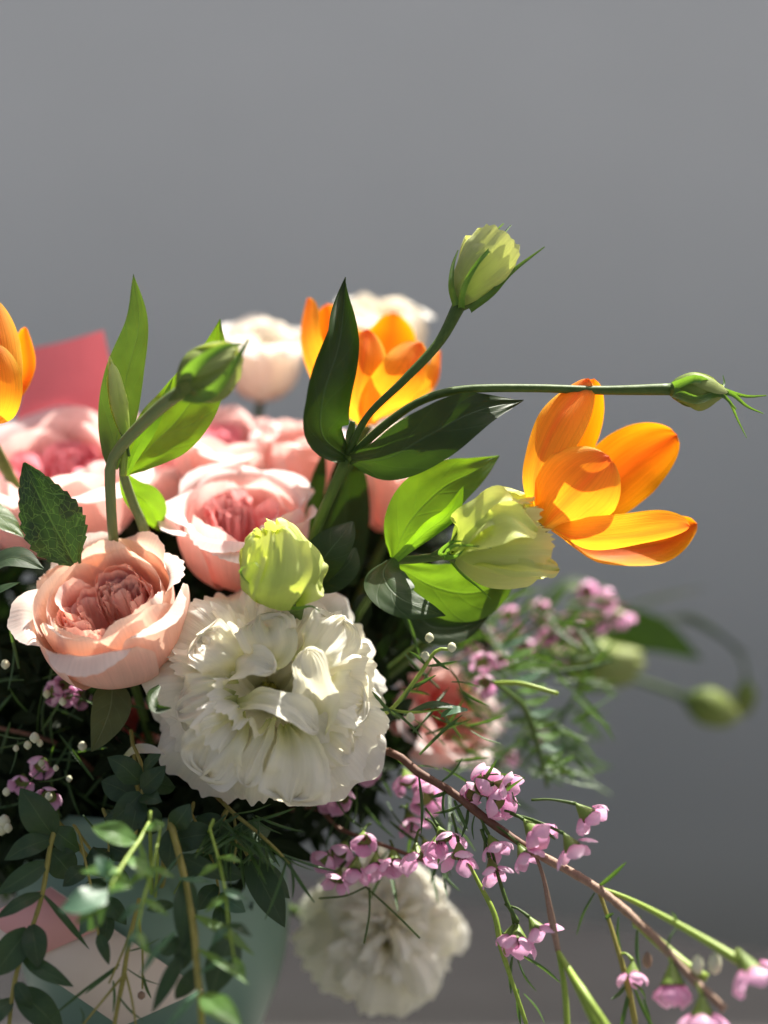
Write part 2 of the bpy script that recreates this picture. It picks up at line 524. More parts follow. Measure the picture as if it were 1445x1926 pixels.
M['lis_leaf'] = leaf_mat("lisianthus_leaf", (.052, .115, .026), (.30, .58, .012), .42, under=(.075, .13, .06), veins=5)
M['lis_leaf_dk'] = leaf_mat("lisianthus_leaf_shaded", (.019, .040, .010), (.10, .23, .008), .12, under=(.026, .05, .016), veins=5, spec=.28, rough=.52)  # shade is put into this darker, less translucent leaf copy
M['lis_leaf_mid'] = leaf_mat('lisianthus_leaf_half_shaded', (.050, .078, .034), (.20, .38, .02), .26, under=(.10, .14, .08), veins=5)  # part shade put into the colour, between the two leaves above
M['bud_pale'] = petal_mat('bud_pale_green', [(0, (.26, .38, .07)), (.4, (.50, .58, .19)), (1, (.70, .73, .38))], (1, 1, .45), .38, vein=.12, bump=.3, vscale=40)
M['bud_green'] = petal_mat('bud_green', [(0, (.12, .20, .04)), (.5, (.27, .35, .09)), (1, (.40, .46, .18))], (1, 1, .5), .35, vein=.1, bump=.15)
M['rose_leaf'] = leaf_mat("rose_leaf", (.010, .030, .006), (.06, .16, .01), .14, rough=.36, veins=7, vcol=(.16, .30, .05), net=1.0)
M['sage_leaf'] = leaf_mat("downy_leaf", (.10, .115, .05), (.20, .26, .05), .25, rough=.7, spec=.2, veins=5)
M['euc'] = leaf_mat("eucalyptus_leaf", (.028, .056, .028), (.13, .28, .04), .20, rough=.5, under=(.055, .09, .058), veins=6, spec=.35, vcol=(.11, .17, .07))
M['euc_young_lit'] = leaf_mat("young_sunlit_eucalyptus_leaf", (.085, .19, .045), (.34, .52, .05), .40, rough=.45, under=(.15, .23, .12), veins=6)  # bright green of young tips; sunlight on other leaves is put into it too
M['euc_blue'] = leaf_mat("blue_eucalyptus_leaf", (.065, .14, .085), (.16, .36, .10), .25, rough=.5, under=(.10, .17, .12), veins=6)
M['needle'] = leaf_mat("waxflower_needle", (.045, .10, .03), (.17, .33, .03), .2, veins=1)
M['sepal'] = leaf_mat("sepal", (.06, .15, .025), (.26, .5, .03), .3, veins=1)
M['fill'] = leaf_mat("shaded_inner_foliage", (.012, .022, .007), (.03, .07, .01), .1, veins=5, spec=.12, rough=.6)  # darkened so the colour carries the shade of the bouquet's core
M['stem'] = solid_mat("green_stem", (.055, .10, .018), (.085, .14, .03), rough=.5, scale=1.0, stretch=(5, 30, 1), sss=.1, bump=.25, spec=.25)
M['stem_pale'] = solid_mat("pale_green_stem", (.13, .19, .065), (.17, .23, .085), rough=.45, scale=1.0, stretch=(5, 30, 1), sss=.15, bump=.25)
M['stem_euc'] = solid_mat("yellow_eucalyptus_stem", (.24, .21, .045), (.30, .27, .07), rough=.5, scale=1.0, stretch=(4, 40, 1), bump=.4)
M['stem_red'] = solid_mat("woody_red_stem", (.10, .042, .022), (.17, .08, .05), rough=.6, scale=1.0, stretch=(4, 60, 1), bump=.6)
M['stem_tan'] = solid_mat("woody_tan_stem", (.24, .145, .09), (.34, .23, .16), rough=.6, scale=1.0, stretch=(4, 60, 1), bump=.6)
M['stem_lime'] = solid_mat("lime_twig", (.22, .32, .04), (.30, .42, .07), rough=.45, scale=1.0, stretch=(4, 30, 1), sss=.15)
M['core'] = solid_mat("flower_core", (.12, .13, .02), (.30, .28, .05), rough=.6, scale=500)

UP, CAMF = Vector((0, 0, 1)), Vector((0, -1, 0))
V_ = Vector

# ------------------------------------------------------------------ the setting
def quad(a, b, c, d, nx=1, nz=1):
    g = Geo()
    u = np.linspace(0, 1, nx + 1); v = np.linspace(0, 1, nz + 1)
    U, Vv = np.meshgrid(u, v)
    a, b, c, d = (np.array(tuple(p)) for p in (a, b, c, d))
    V = (a * ((1 - U) * (1 - Vv))[..., None] + b * (U * (1 - Vv))[..., None] + c * (U * Vv)[..., None] + d * ((1 - U) * Vv)[..., None])
    return g.add(V, gridfaces(nz + 1, nx + 1), np.stack([U, Vv], -1))

def box_geo(lo, hi, g=None):
    g = g or Geo()
    x0, y0, z0 = lo; x1, y1, z1 = hi
    V = [(x0, y0, z0), (x1, y0, z0), (x1, y1, z0), (x0, y1, z0), (x0, y0, z1), (x1, y0, z1), (x1, y1, z1), (x0, y1, z1)]
    F = [(0, 3, 2, 1), (4, 5, 6, 7), (0, 1, 5, 4), (1, 2, 6, 5), (2, 3, 7, 6), (3, 0, 4, 7)]
    return g.add(V, F)

GZ = -0.74
solo('ground', quad((-40, -40, GZ), (40, -40, GZ), (40, 40, GZ), (-40, 40, GZ)), M['ground'], kind='structure')
# plastered wall behind the table, face shape and unseen height added for shading
def wall_geo():
    g = Geo()
    zs = np.linspace(GZ - .05, 2.43, 135)  # unseen top placed so its shadow covers the back of the tabletop
    th = np.radians(np.interp(zs, [-.8, -.30, -.1, .05, .2, .4, .6, .9, 1.15, 2.43], [-42, -40, -36, -20, -2, 15, 28, 39, 4, 0]))  # curve invented to grade the face from dark base to bright top
    y = 0.66 + np.cumsum(np.tan(th)) * (zs[1] - zs[0])
    y += 0.66 - np.interp(0.0, zs, y)
    prof = [(a, b) for a, b in zip(y, zs)] + [(y[-1] + .02, zs[-1] + .012), (1.62, zs[-1] + .012), (1.62, GZ - .05)]
    xs = np.array([-2.6, 2.6])
    V = np.array([[(x, a, b) for x in xs] for a, b in prof])
    return g.add(V, gridfaces(len(prof), 2)[:, ::-1])
solo('wall', wall_geo(), M['wall'], kind='structure')
# the table top: its far edge runs obliquely behind the flowers
def table_geo():
    g = Geo()
    a = np.array((-.041, .475)); b = np.array((.201, .293))
    d = (b - a) / np.linalg.norm(b - a)
    n = np.array((d[1], -d[0]))
    if n[1] > 0: n = -n
    p = [a - d * .75, a + d * .95, a + d * .95 + n * 1.0, a - d * .75 + n * 1.0]
    r = 0.004
    cen = sum(p) / 4
    rows = []
    for z, k in ((-.03, r), (-.004, 0), (-.0012, .0012), (0, r)):
        rows.append([(q[0] - (q - cen)[0] / np.linalg.norm(q - cen) * k * 1.4, q[1] - (q - cen)[1] / np.linalg.norm(q - cen) * k * 1.4, z) for q in p])
    g.add(np.array(rows), gridfaces(4, 4, True))
    g.add(np.array([rows[-1], ]), [(0, 3, 2, 1)])
    g.add(np.array([rows[0], ]), [(0, 1, 2, 3)])
    return g
solo('tabletop', table_geo(), M['table'], kind='structure', smooth=False)

# ------------------------------------------------------------------ vase, card, paper
HUB = P(300, 1640, 7.5)
def lathe(prof, n=48, c=(0, 0, 0)):
    a = np.linspace(0, 2 * math.pi, n, endpoint=False)
    pr = np.array(prof)
    V = np.stack([pr[:, 0, None] * np.cos(a), pr[:, 0, None] * np.sin(a), np.repeat(pr[:, 1, None], n, 1)], -1) + np.array(tuple(c))
    UV = np.stack(np.meshgrid(a / 6.283, np.linspace(0, 1, len(pr))), -1)
    return Geo().add(V, gridfaces(len(pr), n, True), UV)
VC = Vector((P(290, 1700, 7.5).x, .075, 0))
vp = [(0.001, 0.0005), (.030, .0005), (.033, .003), (.0395, .02), (.0505, .05), (.0535, .072), (.052, .09), (.047, .106), (.0455, .114), (.0465, .1165), (.0445, .1165), (.044, .11), (.048, .09), (.049, .07), (.045, .045), (.03, .012), (.001, .01)]
vs = catmull([(r, z, 0) for r, z in vp], 70)
t = Thing('vase', 'rounded sage green vase holding the whole bouquet', 'vase', VC)
t.part('body', lathe([(max(r, .0005), z) for r, z, _ in vs], 64, VC), M['vase'])
w = lathe([(.0005, .092), (.0465, .092)], 40, VC)
t.part('water', w, solid_mat("water", (.02, .035, .02), (.03, .045, .025), rough=.05, scale=3))

# beige greeting card leaning against the vase (bottom corner, right corner, far corner, left corner)
def slab(corners, thick, g=None):
    g = g or Geo()
    c = np.array([tuple(p) for p in corners])
    n = np.cross(c[1] - c[0], c[2] - c[0]); n = n / np.linalg.norm(n) * thick
    V = np.concatenate([c, c + n])
    k = len(c)
    F = [tuple(range(k))[::-1], tuple(range(k, 2 * k))] + [(i, (i + 1) % k, k + (i + 1) % k, k + i) for i in range(k)]
    return g.add(V, F)
c0, c1 = P(228, 1932, 0.6), P(382, 1862, 1.4)
c3 = P(-60, 1735, 1.2)
c2 = c1 + (c3 - c0)
t = Thing('greeting_card', 'beige card with a pink patch leaning on the vase behind the leaves', 'card', c0)
t.part('sheet', slab([c0, c1, c2, c3], .0006), M['card'], smooth=False)
e1, e2 = (c1 - c0), (c3 - c0)
nn = e1.cross(e2).normalized()
if nn.y > 0: nn = -nn
q = [c0 + e2 * .62 + e1 * .16, c0 + e2 * .62 + e1 * .98, c0 + e2 * .995 + e1 * .98, c0 + e2 * .995 + e1 * .16]
t.part('pink_patch', slab([p + nn * .0012 for p in q], .0003), M['card_pink'], smooth=False)
t = Thing('wrapping_paper', 'rose red sheet of paper standing behind the back pink rose', 'paper', P(130, 800, 9))
g = quad(P(20, 830, 10), P(235, 800, 9), P(196, 622, 9.5), P(60, 655, 10.5), 14, 10)
v = g.v[0].reshape(11, 15, 3)
v[..., 1] += .003 * np.sin(np.linspace(0, 4, 15))[None]
g.v[0] = v.reshape(-1, 3)
t.part('sheet', g, M['paper_red'])

# ------------------------------------------------------------------ roses
KEEP = []      # blooms that the inner foliage keeps clear of
def rose_petals(t, F, mo, mi, q=1.0, seed=0, openness=1.0, inner=16, lip=1.0, guard=5):
    """F: frame with unit radius at the rim, z along the bloom; rings from the guard petals to the folded heart"""
    rs = np.random.default_rng(seed)
    nu, nv = int(26 * q) + 6, int(20 * q) + 6
    o = openness
    rings = [
        (guard, .80, [(.10, -.16), (.46, -.12), (.82, .14), (.97, .50), (1.0, .84), (1.03 * o, 1.0), (1.10 * o, 1.06)], mo, .035, .30),
        (5, .82, [(.10, -.10), (.42, -.06), (.74, .20), (.87, .56), (.88, .86), (.87 * o, 1.02), (.90 * o, 1.10)], mo, .04, .28),
        (4, .95, [(.09, -.04), (.36, .0), (.64, .26), (.76, .60), (.77, .86), (.74, 1.04)], mo, .05, .25)]
    for k, (n, half, prof, mat, ruf, drop) in enumerate(rings):
        off = rs.uniform(0, 6.28)
        for i in range(n):
            sd_ = int(rs.integers(1e6))
            hz = rs.uniform(-.05, .05)
            pr = [(a * (1 + rs.uniform(-.02, .03)), b + hz * (j / len(prof))) for j, (a, b) in enumerate(prof)]
            if k < 2 and rs.uniform() < (.62 - .3 * k) * lip:      # this petal's rim is rolled outwards
                m_ = rs.uniform(.6, 1.25)
                pr[-2] = (pr[-2][0] + .07 * m_, pr[-2][1] - .04)
                pr[-1] = (pr[-1][0] + .22 * m_, pr[-1][1] - .13 * m_)
            t.part('petal', Geo().add(*cup_petal(F, off + i * 6.283 / n + rs.uniform(-.12, .12), half * rs.uniform(.9, 1.12), pr, nu, nv, base=.45,
                   drop=drop, dp=2.6, ruf=ruf, rf=4, spiral=.05, big=.06, seed=sd_, fringe=.008, tipn=-.03)), mat)
    # the quartered heart: folded petals packed in clumps
    lobes = [(rs.uniform(0, 6.28) + j * 1.5708) for j in range(4)]
    for i in range(inner):
        f = i / max(1, inner - 1)
        lob = lobes[i % 4] + rs.uniform(-.25, .25)
        # each petal is a sheet curled round the middle of one quarter
        off_ = Matrix.Translation(Vector((.30 * math.cos(lob), .30 * math.sin(lob), 0)))
        rr = .07 + .29 * f
        h = .70 + .20 * f + rs.uniform(-.06, .08)
        pr = [(.04, .05), (rr * .8, .2), (rr, .45), (rr * rs.uniform(.9, 1.1), h - .12), (rr * rs.uniform(.8, 1.25), h)]
        t.part('petal', Geo().add(*cup_petal(F @ off_, lob + rs.uniform(-1.0, 1.0), rs.uniform(1.0, 1.9), pr, nu + 6, max(10, nv - 2), base=.85, drop=.2, ruf=.035, rf=5,
               spiral=rs.uniform(-.10, .10), big=.10, seed=int(rs.integers(1e6)), fringe=.010)), mi)

def rose(label, c, axis, R, mo, mi, q=1.0, seed=0, openness=1.0, inner=14, spin=0.0, stem=None, group='roses in the bouquet', lip=1.0, guard=5, name='rose', tall=1.0):
    ax = Vector(axis).normalized()
    r = S(R, c[2])
    base = P(*c) - ax * r * .80 * tall
    t = Thing(name, label, 'rose', base, group)
    F = frame(base, ax, spin, r) @ Matrix.Diagonal((1, 1, tall, 1))
    KEEP.append((base + ax * r * .5 * tall, r * 1.15))
    rose_petals(t, F, mo, mi, q, seed, openness, inner, lip, guard)
    t.part('calyx', Geo().add(xf(F, np.array(lathe([(.02, -.28), (.09, -.26), (.13, -.2), (.14, -.12), (.11, -.06)], 16).v[0])), gridfaces(5, 16, True)), M['stem'])
    p0 = base - ax * r * .24 * tall
    mid = stem or [p0 - ax * .02 + (HUB - p0) * .35]
    t.part('stem', gtube([p0] + mid + [HUB + Vector((random.uniform(-.02, .02), random.uniform(-.02, .02), 0)), HUB + Vector((random.uniform(-.02, .02), random.uniform(-.02, .02), -.07))], [S(9), S(8)]), M['stem'])
    return t, F

def leaf(t, spine, widths, face, mat, name='leaf', parent=None, **k):
    d = spine[0][2]
    k.setdefault('wob', .035)
    k.setdefault('seed', int(spine[0][0] + spine[-1][1]))
    return t.part(name, gblade(pts(spine), [S(w, d) for w in widths], face, **k), mat, parent)

LANCE = lambda w: [w * .18, w * .55, w * .85, w, w * .95, w * .75, w * .42, 0.3]
OVATE = lambda w: [w * .3, w * .85, w, w * .97, w * .85, w * .62, w * .33, 0.3]

tR1, FR1 = rose('peach garden rose with a ruffled quartered heart, lowest rose beside the white flower', (200, 1140, 0), (-.17, -.66, .73), 142, M['peach_out'], M['peach_in'], 1.5, 9, .96, 24, spin=.4, lip=.8, tall=1.08)
leaf(tR1, [(140, 1060, 0), (104, 995, -.6), (72, 930, -1.0), (45, 870, -1.0)], [10, 42, 60, 62, 54, 40, 24, 2], Vector((.15, -.9, .35)), M['rose_leaf'], nu=15, nv=56, fold=.16, serr=.12, ruf=.06)
leaf(tR1, [(150, 1060, .6), (140, 1010, .4), (138, 970, .2)], [4, 14, 12, 2], Vector((.8, -.5, .3)), M['rose_leaf'], fold=.2)
leaf(tR1, [(-70, 930, 1.5), (-10, 965, 1.2), (45, 1010, 1)], [10, 28, 26, 2], Vector((-.1, -.5, .8)), M['lis_leaf'])
leaf(tR1, [(-40, 1085, .5), (20, 1050, 0), (82, 1070, -.4)], [10, 32, 30, 2], Vector((.1, -.6, .75)), M['euc'], fold=.15)
leaf(tR1, [(-40, 1128, .2), (0, 1108, 0), (38, 1095, 0)], [4, 13, 10, 1], Vector((.1, -.6, .75)), M['euc'])
leaf(tR1, [(212, 1280, .3), (208, 1330, -.2), (190, 1380, -.5), (172, 1414, -.6)], [14, 38, 36, 22, 1], Vector((.25, -.95, -.1)), M['sage_leaf'], fold=.22, nu=11)

rose('pink rose with pale pointed guard petals, behind the lime bud', (455, 975, 3.4), (.02, -.55, .83), 122, M['pink_out'], M['pink_in'], 1.1, 22, 1.0, 18, spin=1.2, lip=1.1, tall=1.15)
rose('large rosy pink rose below the red paper at the left edge', (95, 885, 6.5), (-.1, -.5, .85), 160, M['pink_out'], M['rosy_in'], .9, 33, 1.05, 14, spin=.3)
rose('pink rose behind the bright green leaf, under the cream rose', (422, 830, 8.5), (.1, -.42, .9), 96, M['pink_out'], M['rosy_in'], .7, 41, .95, 12, tall=1.2)
rose('blurred pink rose in the gap behind the pale pointed rose', (325, 880, 11), (0, -.4, .9), 92, M['pink_out'], M['pink_in'], .6, 133, .95, 10, tall=1.3)
rose('pale peach rose bud left of the tall dark leaf', (560, 838, 9), (0, -.35, .93), 84, M['pink_out'], M['peach_in'], .6, 52, .85, 8, tall=1.5)
rose('salmon pink rose behind the broad dark leaf at the centre', (752, 880, 7), (.15, -.3, .93), 84, M['pink_out'], M['rosy_in'], .7, 63, .85, 10, tall=1.55)
rose('cream rose with blush underside left of the orange tulip', (498, 650, 12.5), (.1, -.42, .9), 72, M['cream_out'], M['cream_in'], .9, 74, .95, 12, tall=1.5, lip=1.0)
rose('ivory rose showing above the middle orange tulip', (722, 602, 14.5), (.1, -.4, .9), 76, M['cream_in'], M['cream_in'], .6, 85, .9, 8, tall=1.3)
rose('cream rose half hidden under the middle tulip', (745, 835, 10.5), (.1, -.35, .92), 74, M['cream_out'], M['cream_in'], .6, 96, .95, 8)
rose('shaded pink rose behind the sprigs, right of the big white flower', (832, 1340, 9.5), (.5, -.65, .55), 98, M['pink_out'], M['salmon'], .8, 107, 1.0, 10)
rose('small dark red rose deep in the shade beside the white flower', (262, 1365, 5), (-.2, -.9, .3), 42, M['salmon'], M['salmon'], .5, 118, .9, 6)

# ------------------------------------------------------------------ white double lisianthus
def lisianthus(label, c, axis, R, q=1.0, seed=1, spin=0.0, stemvia=None, mat='white', rings=None):
    ax = Vector(axis).normalized()
    r = S(R, c[2])
    base = P(*c)
    t = Thing('lisianthus', label, 'lisianthus', base, 'open white lisianthus flowers')
    F = frame(base, ax, spin, r)
    rs = np.random.default_rng(seed)
    KEEP.append((base, r * .8))
    rings = rings or [
        (8, .78, [(.05, -.55), (.12, -.35), (.32, -.12), (.65, .02), (.92, -.04), (1.03, -.18)], .045, .04),
        (6, .88, [(.05, -.5), (.12, -.25), (.30, .02), (.60, .18), (.84, .18), (.97, .04)], .05, .04),
        (5, .90, [(.05, -.45), (.12, -.2), (.28, .10), (.52, .30), (.74, .34), (.88, .24)], .055, .045),
        (5, .80, [(.05, -.42), (.14, -.15), (.30, .12), (.46, .36), (.62, .46), (.76, .40)], .06, .045),
        (4, .78, [(.05, -.4), (.16, -.1), (.30, .12), (.38, .36), (.46, .52), (.56, .56)], .06, .05)]
    for k, (n, half, prof, ruf, fr) in enumerate(rings):
        off = rs.uniform(0, 6.28)
        for i in range(n):
            sc = rs.uniform(.88, 1.07)
            dz = rs.uniform(-.12, .10)
            pr = [(a * (sc if j > 2 else 1), b + dz * j / 5) for j, (a, b) in enumerate(prof)]
            nu, nv = int(66 * q) + 8, int(28 * q) + 8
            t.part('petal', Geo().add(*cup_petal(F, off + i * 6.283 / n + rs.uniform(-.2, .2), half * rs.uniform(.85, 1.2), pr, nu, nv, base=.3,
                   drop=.22, dp=3.0, ruf=ruf * 1.35, rf=6.5, spiral=rs.uniform(-.07, .12), big=.11, seed=int(rs.integers(1e6)), fringe=fr * .8, pleat=.013, rp=3.0)), M[mat])
    g = Geo()
    for i in range(7):
        a = i * .9
        g.add(xf(F, np.array(lathe([(.004, -.3), (.03, -.28), (.045, -.15), (.03, -.04), (.004, 0)], 8, (.07 * math.cos(a), .07 * math.sin(a), .08 * (i % 3) - .1)).v[0])), gridfaces(5, 8, True))
    t.part('stamens', g, M['core'])
    p0 = base - ax * r * .5
    t.part('stem', gtube([p0 + ax * .002, p0 - ax * .012] + (stemvia or []) + [HUB, HUB - Vector((0, 0, .08))], [S(10), S(9)]), M['stem'])
    return t, F

tL5, FL5 = lisianthus('big ruffled white flower at the centre, beside the peach rose', (508, 1300, 1.2), (.03, -.93, .36), 222, 1.3, 4, .5)
for k, (sq, ws, fc) in enumerate((
    ([(425, 1295, -.2), (445, 1262, -1.2), (480, 1250, -1.7), (516, 1262, -1.9)], [14, 30, 38, 36, 30], V_((.1, -.75, .65))),
    ([(598, 1378, -.9), (606, 1330, -1.6), (592, 1270, -1.9), (578, 1222, -1.6)], [20, 38, 46, 44, 34], V_((-.45, -.85, .2))),
    ([(440, 1330, -.9), (490, 1318, -1.9), (550, 1335, -2.3), (596, 1376, -2.1)], [16, 24, 30, 32, 26], V_((0, -.7, .7))),
    ([(512, 1352, -.9), (496, 1388, -1.6), (478, 1430, -1.8), (462, 1476, -1.6)], [12, 22, 28, 32, 30], V_((-.5, -.85, .1))),
    ([(540, 1362, -.9), (556, 1400, -1.7), (560, 1450, -1.9), (548, 1505, -1.5)], [14, 34, 56, 70, 66], V_((.1, -.95, .2))))):
    tL5.part('petal', gblade(pts(sq), [S(w) for w in ws], fc, nu=49, nv=34, cup=.55, ruf=.16, rfreq=2.4, cap=.84, wob=.13, seed=k * 3 + 1, serr=.06, tipfr=.05), M['white'])
for k, (sq, ws, fc) in enumerate((
    ([(440, 1352, -.6), (398, 1400, -1.3), (368, 1452, -1.2), (345, 1500, -.7)], [24, 52, 72, 82, 80], V_((-.25, -.95, .05))),
    ([(425, 1312, -.5), (372, 1318, -1.3), (330, 1330, -1.2), (292, 1346, -.6)], [22, 50, 66, 74, 72], V_((-.3, -.9, .2))),
    ([(440, 1262, -.3), (400, 1225, -.8), (365, 1195, -.8), (338, 1172, -.3)], [22, 46, 58, 64, 60], V_((-.25, -.8, .5))),
    ([(510, 1232, -.2), (512, 1192, -.8), (500, 1160, -.8), (488, 1126, -.3)], [24, 50, 66, 74, 72], V_((0, -.75, .65))),
    ([(572, 1240, -.2), (618, 1205, -.7), (655, 1168, -.6), (684, 1130, 0)], [22, 48, 62, 70, 66], V_((.25, -.8, .5))),
    ([(615, 1310, -.5), (658, 1312, -1.0), (698, 1320, -.9), (734, 1326, -.2)], [22, 50, 66, 74, 70], V_((.3, -.9, .2))),
    ([(600, 1385, -.6), (640, 1420, -1.2), (668, 1448, -1.0), (690, 1468, -.4)], [22, 48, 62, 70, 68], V_((.3, -.95, 0))))):
    sq = [(508 + (x - 508) * .78, 1302 + (y - 1302) * .78, d - .25) for x, y, d in sq]
    tL5.part('petal', gblade(pts(sq), [S(w * .80) for w in ws], fc, nu=75, nv=36, cup=.12, ruf=.20, rfreq=2.2, cap=.80, wob=.16, seed=k * 5 + 31, tipfr=.075), M['white'])
# curled bract on the left of the flower
leaf(tL5, [(300, 1290, -1.2), (284, 1312, -2.0), (292, 1333, -2.4), (322, 1332, -2.2)], [3, 12, 14, 1], Vector((.5, -.8, .3)), M['lis_leaf_dk'], name='bract', cup=.8)
leaf(tL5, [(230, 1430, 1), (255, 1412, .6), (285, 1412, .2), (310, 1420, -.2)], [6, 14, 12, 1], Vector((0, -.7, .7)), M['white'], name='petal', cup=.6)

FULL = [(8, .70, [(.05, -.6), (.12, -.4), (.34, -.16), (.70, -.06), (.94, -.2), (1.0, -.38)], .05, .05),
        (7, .72, [(.05, -.5), (.12, -.25), (.32, .02), (.64, .14), (.84, .06), (.94, -.1)], .06, .05),
        (7, .76, [(.05, -.45), (.12, -.2), (.28, .10), (.52, .28), (.70, .26), (.80, .12)], .07, .06),
        (6, .74, [(.05, -.42), (.12, -.15), (.22, .16), (.38, .36), (.54, .38), (.62, .28)], .08, .06),
        (5, .80, [(.05, -.4), (.10, -.1), (.15, .2), (.24, .42), (.36, .46), (.44, .40)], .09, .07),
        (5, .9, [(.04, -.4), (.07, -.1), (.09, .2), (.12, .44), (.18, .52), (.24, .48)], .09, .07)]
tL6, FL6 = lisianthus('white lisianthus hanging low behind the waxflowers, over the table', (724, 1748, 8), (.18, -.86, .48), 152, .8, 19, .2, rings=FULL)

# ------------------------------------------------------------------ lisianthus buds and sprays
def bud(t, base, tip, R, mat, d=0, npet=5, twist=1.1, openm=0.0, nu=14, nv=22, seed=0, name='bud', ruf=.03, fringe=0.0, half=.95, prof=None, crumple=.06):
    """a furled bud between two points; its first mesh is the calyx, the petals are its children"""
    b, e = P(*base), P(*tip)
    ax = (e - b)
    Ln = ax.length
    r = S(R, base[2])
    rs = np.random.default_rng(seed)
    F = frame(b, ax, rs.uniform(0, 6.28), 1.0)
    g = Geo()
    pr = np.array([(.0005, -.004 * Ln / .02), (r * .22, -.03 * Ln), (r * .34, .03 * Ln), (r * .52, .10 * Ln), (r * .6, .17 * Ln), (r * .5, .15 * Ln)])
    lg = lathe(pr, 18)
    cal = t.part(name, g.add(xf(F, lg.v[0]), gridfaces(6, 18, True), lg.uv[0]), M['stem'])
    pf = prof or [(.12, .0), (.55, .10), (.92, .32), (1.0, .5), (.78, .74), (.40 + openm * .6, .92), (.03 + openm * 1.04, 1.03)]
    for i in range(npet):
        k = .90 + .12 * (i % 3) / 2
        p = [(a * r * k * rs.uniform(.96, 1.04), z * Ln * (rs.uniform(.9, 1.03) if j > 3 else 1)) for j, (a, z) in enumerate(pf)]
        V, Fc, UV = cup_petal(F, i * 6.283 / npet, half * 6.283 / npet * rs.uniform(.9, 1.1), p, nu, nv, base=.7, drop=.22 if openm else .10, dp=2.2, ruf=ruf * r, rf=6,
                              spiral=.16 * r, big=crumple * r, seed=int(rs.integers(1e6)), fringe=fringe, pleat=.05 * r if fringe else 0)
        # twist round the axis
        A = np.array(F.inverted())
        loc = V @ A[:3, :3].T + A[:3, 3]
        an = twist * np.clip(loc[:, 2] / Ln, 0, 1.2)
        x, y = loc[:, 0] * np.cos(an) - loc[:, 1] * np.sin(an), loc[:, 0] * np.sin(an) + loc[:, 1] * np.cos(an)
        t.part('petal', Geo().add(xf(F, np.stack([x, y, loc[:, 2]], -1)), Fc, UV), mat, cal)
    return cal, F

def sepal(t, seq, w, parent, face=CAMF, mat='sepal'):
    return t.part('sepal', gblade(pts(seq), [S(w), S(w * .8), S(w * .5), S(w * .15)], face, nu=5, nv=16, cup=.8), M[mat], parent)

def stem(t, seq, r, mat='stem', name='stem', **k):
    return t.part(name, gtube(pts(seq), [S(a, seq[0][2]) for a in r], **k), M[mat])

# the central spray
t = Thing('lisianthus_spray', 'tall lisianthus stem with two dark leaves in front of the middle tulip and two buds', 'flower stem', P(600, 990, 1.5))
t.part('stem', gtube([HUB - Vector((0, 0, .07)), HUB, P(560, 1180, 4), P(592, 1010, 1.5), P(625, 925, .5), P(652, 862, 0)], [S(11), S(11)], m=60, wob=.06), M['stem'])
stem(t, [(650, 866, 0), (690, 785, -.4), (760, 715, -.6), (825, 645, -.4), (864, 574, 0)], [8, 7, 8, 9, 13], name='branch')
stem(t, [(652, 866, 0), (720, 803, -.6), (790, 755, -.8), (870, 733, -.6), (1000, 730, -.4), (1130, 734, -.3), (1265, 732, -.3)], [8, 8, 8, 8, 8, 9, 12], name='branch')
stem(t, [(650, 866, .2), (658, 825, 0), (664, 792, -.1)], [6, 7, 9, 5], name='branch')
leaf(t, [(652, 858, -.1), (607, 818, -.9), (608, 745, -1.2), (640, 640, -.6), (650, 521, .3)], [14, 50, 60, 58, 50, 38, 22, .5], [Vector((.35, -.9, .25)), Vector((.4, -.9, .1)), Vector((.3, -.9, .3)), Vector((-.6, -.7, .1))], M['lis_leaf_dk'], nu=15, nv=40, cup=[.5, 1.25, 1.3, 1.2], ruf=.05)
leaf(t, [(655, 862, -.1), (725, 862, -1.0), (805, 820, -1.4), (890, 775, -.9), (985, 753, .2)], [10, 34, 55, 60, 52, 38, 20, .5], [Vector((.1, -.85, -.5)), Vector((0, -.95, -.3)), Vector((.1, -.9, .5))], M['lis_leaf_dk'], nu=15, nv=40, cup=.35, ruf=.10, rfreq=1.6)
cal, F = bud(t, (864, 576, 0), (940, 448, -.1), 50, M['bud_pale'], openm=.5, seed=3, nu=26, nv=28, fringe=.012, ruf=.10, twist=.7, npet=4, half=1.3, crumple=.10, prof=[(.10, .0), (.46, .08), (.74, .28), (.92, .52), (.98, .74), (.92, .92), (.80, 1.04)])
sepal(t, [(868, 578, -.5), (872, 545, -1.2), (895, 500, -1.3), (930, 460, -.9), (962, 423, -.3)], 7, cal)
sepal(t, [(884, 582, -.2), (925, 552, -.6), (962, 512, -.3), (1025, 464, .3)], 8, cal)
sepal(t, [(858, 574, -.3), (849, 540, -.6), (852, 500, -.3), (862, 470, 0)], 8, cal)
sepal(t, [(872, 570, .6), (905, 500, 1.2), (930, 440, .8), (948, 420, .6)], 6, cal)
cal, F = bud(t, (1258, 732, -.3), (1366, 736, -.3), 36, M['bud_green'], seed=5, twist=.9, openm=0)
sepal(t, [(1268, 738, -.8), (1310, 752, -1.1), (1355, 742, -.6), (1385, 770, -.6)], 11, cal)
sepal(t, [(1268, 726, -.7), (1310, 712, -1.0), (1345, 728, -.5), (1400, 745, -.2), (1442, 744, 0)], 9, cal)
sepal(t, [(1352, 738, -.5), (1378, 742, -.4), (1405, 764, -.4), (1436, 778, -.3)], 6, cal)
sepal(t, [(1352, 740, -.3), (1372, 755, -.2), (1388, 790, 0), (1405, 824, .1)], 4, cal)
sepal(t, [(1350, 732, -.1), (1362, 722, .2), (1360, 705, .4)], 4, cal)

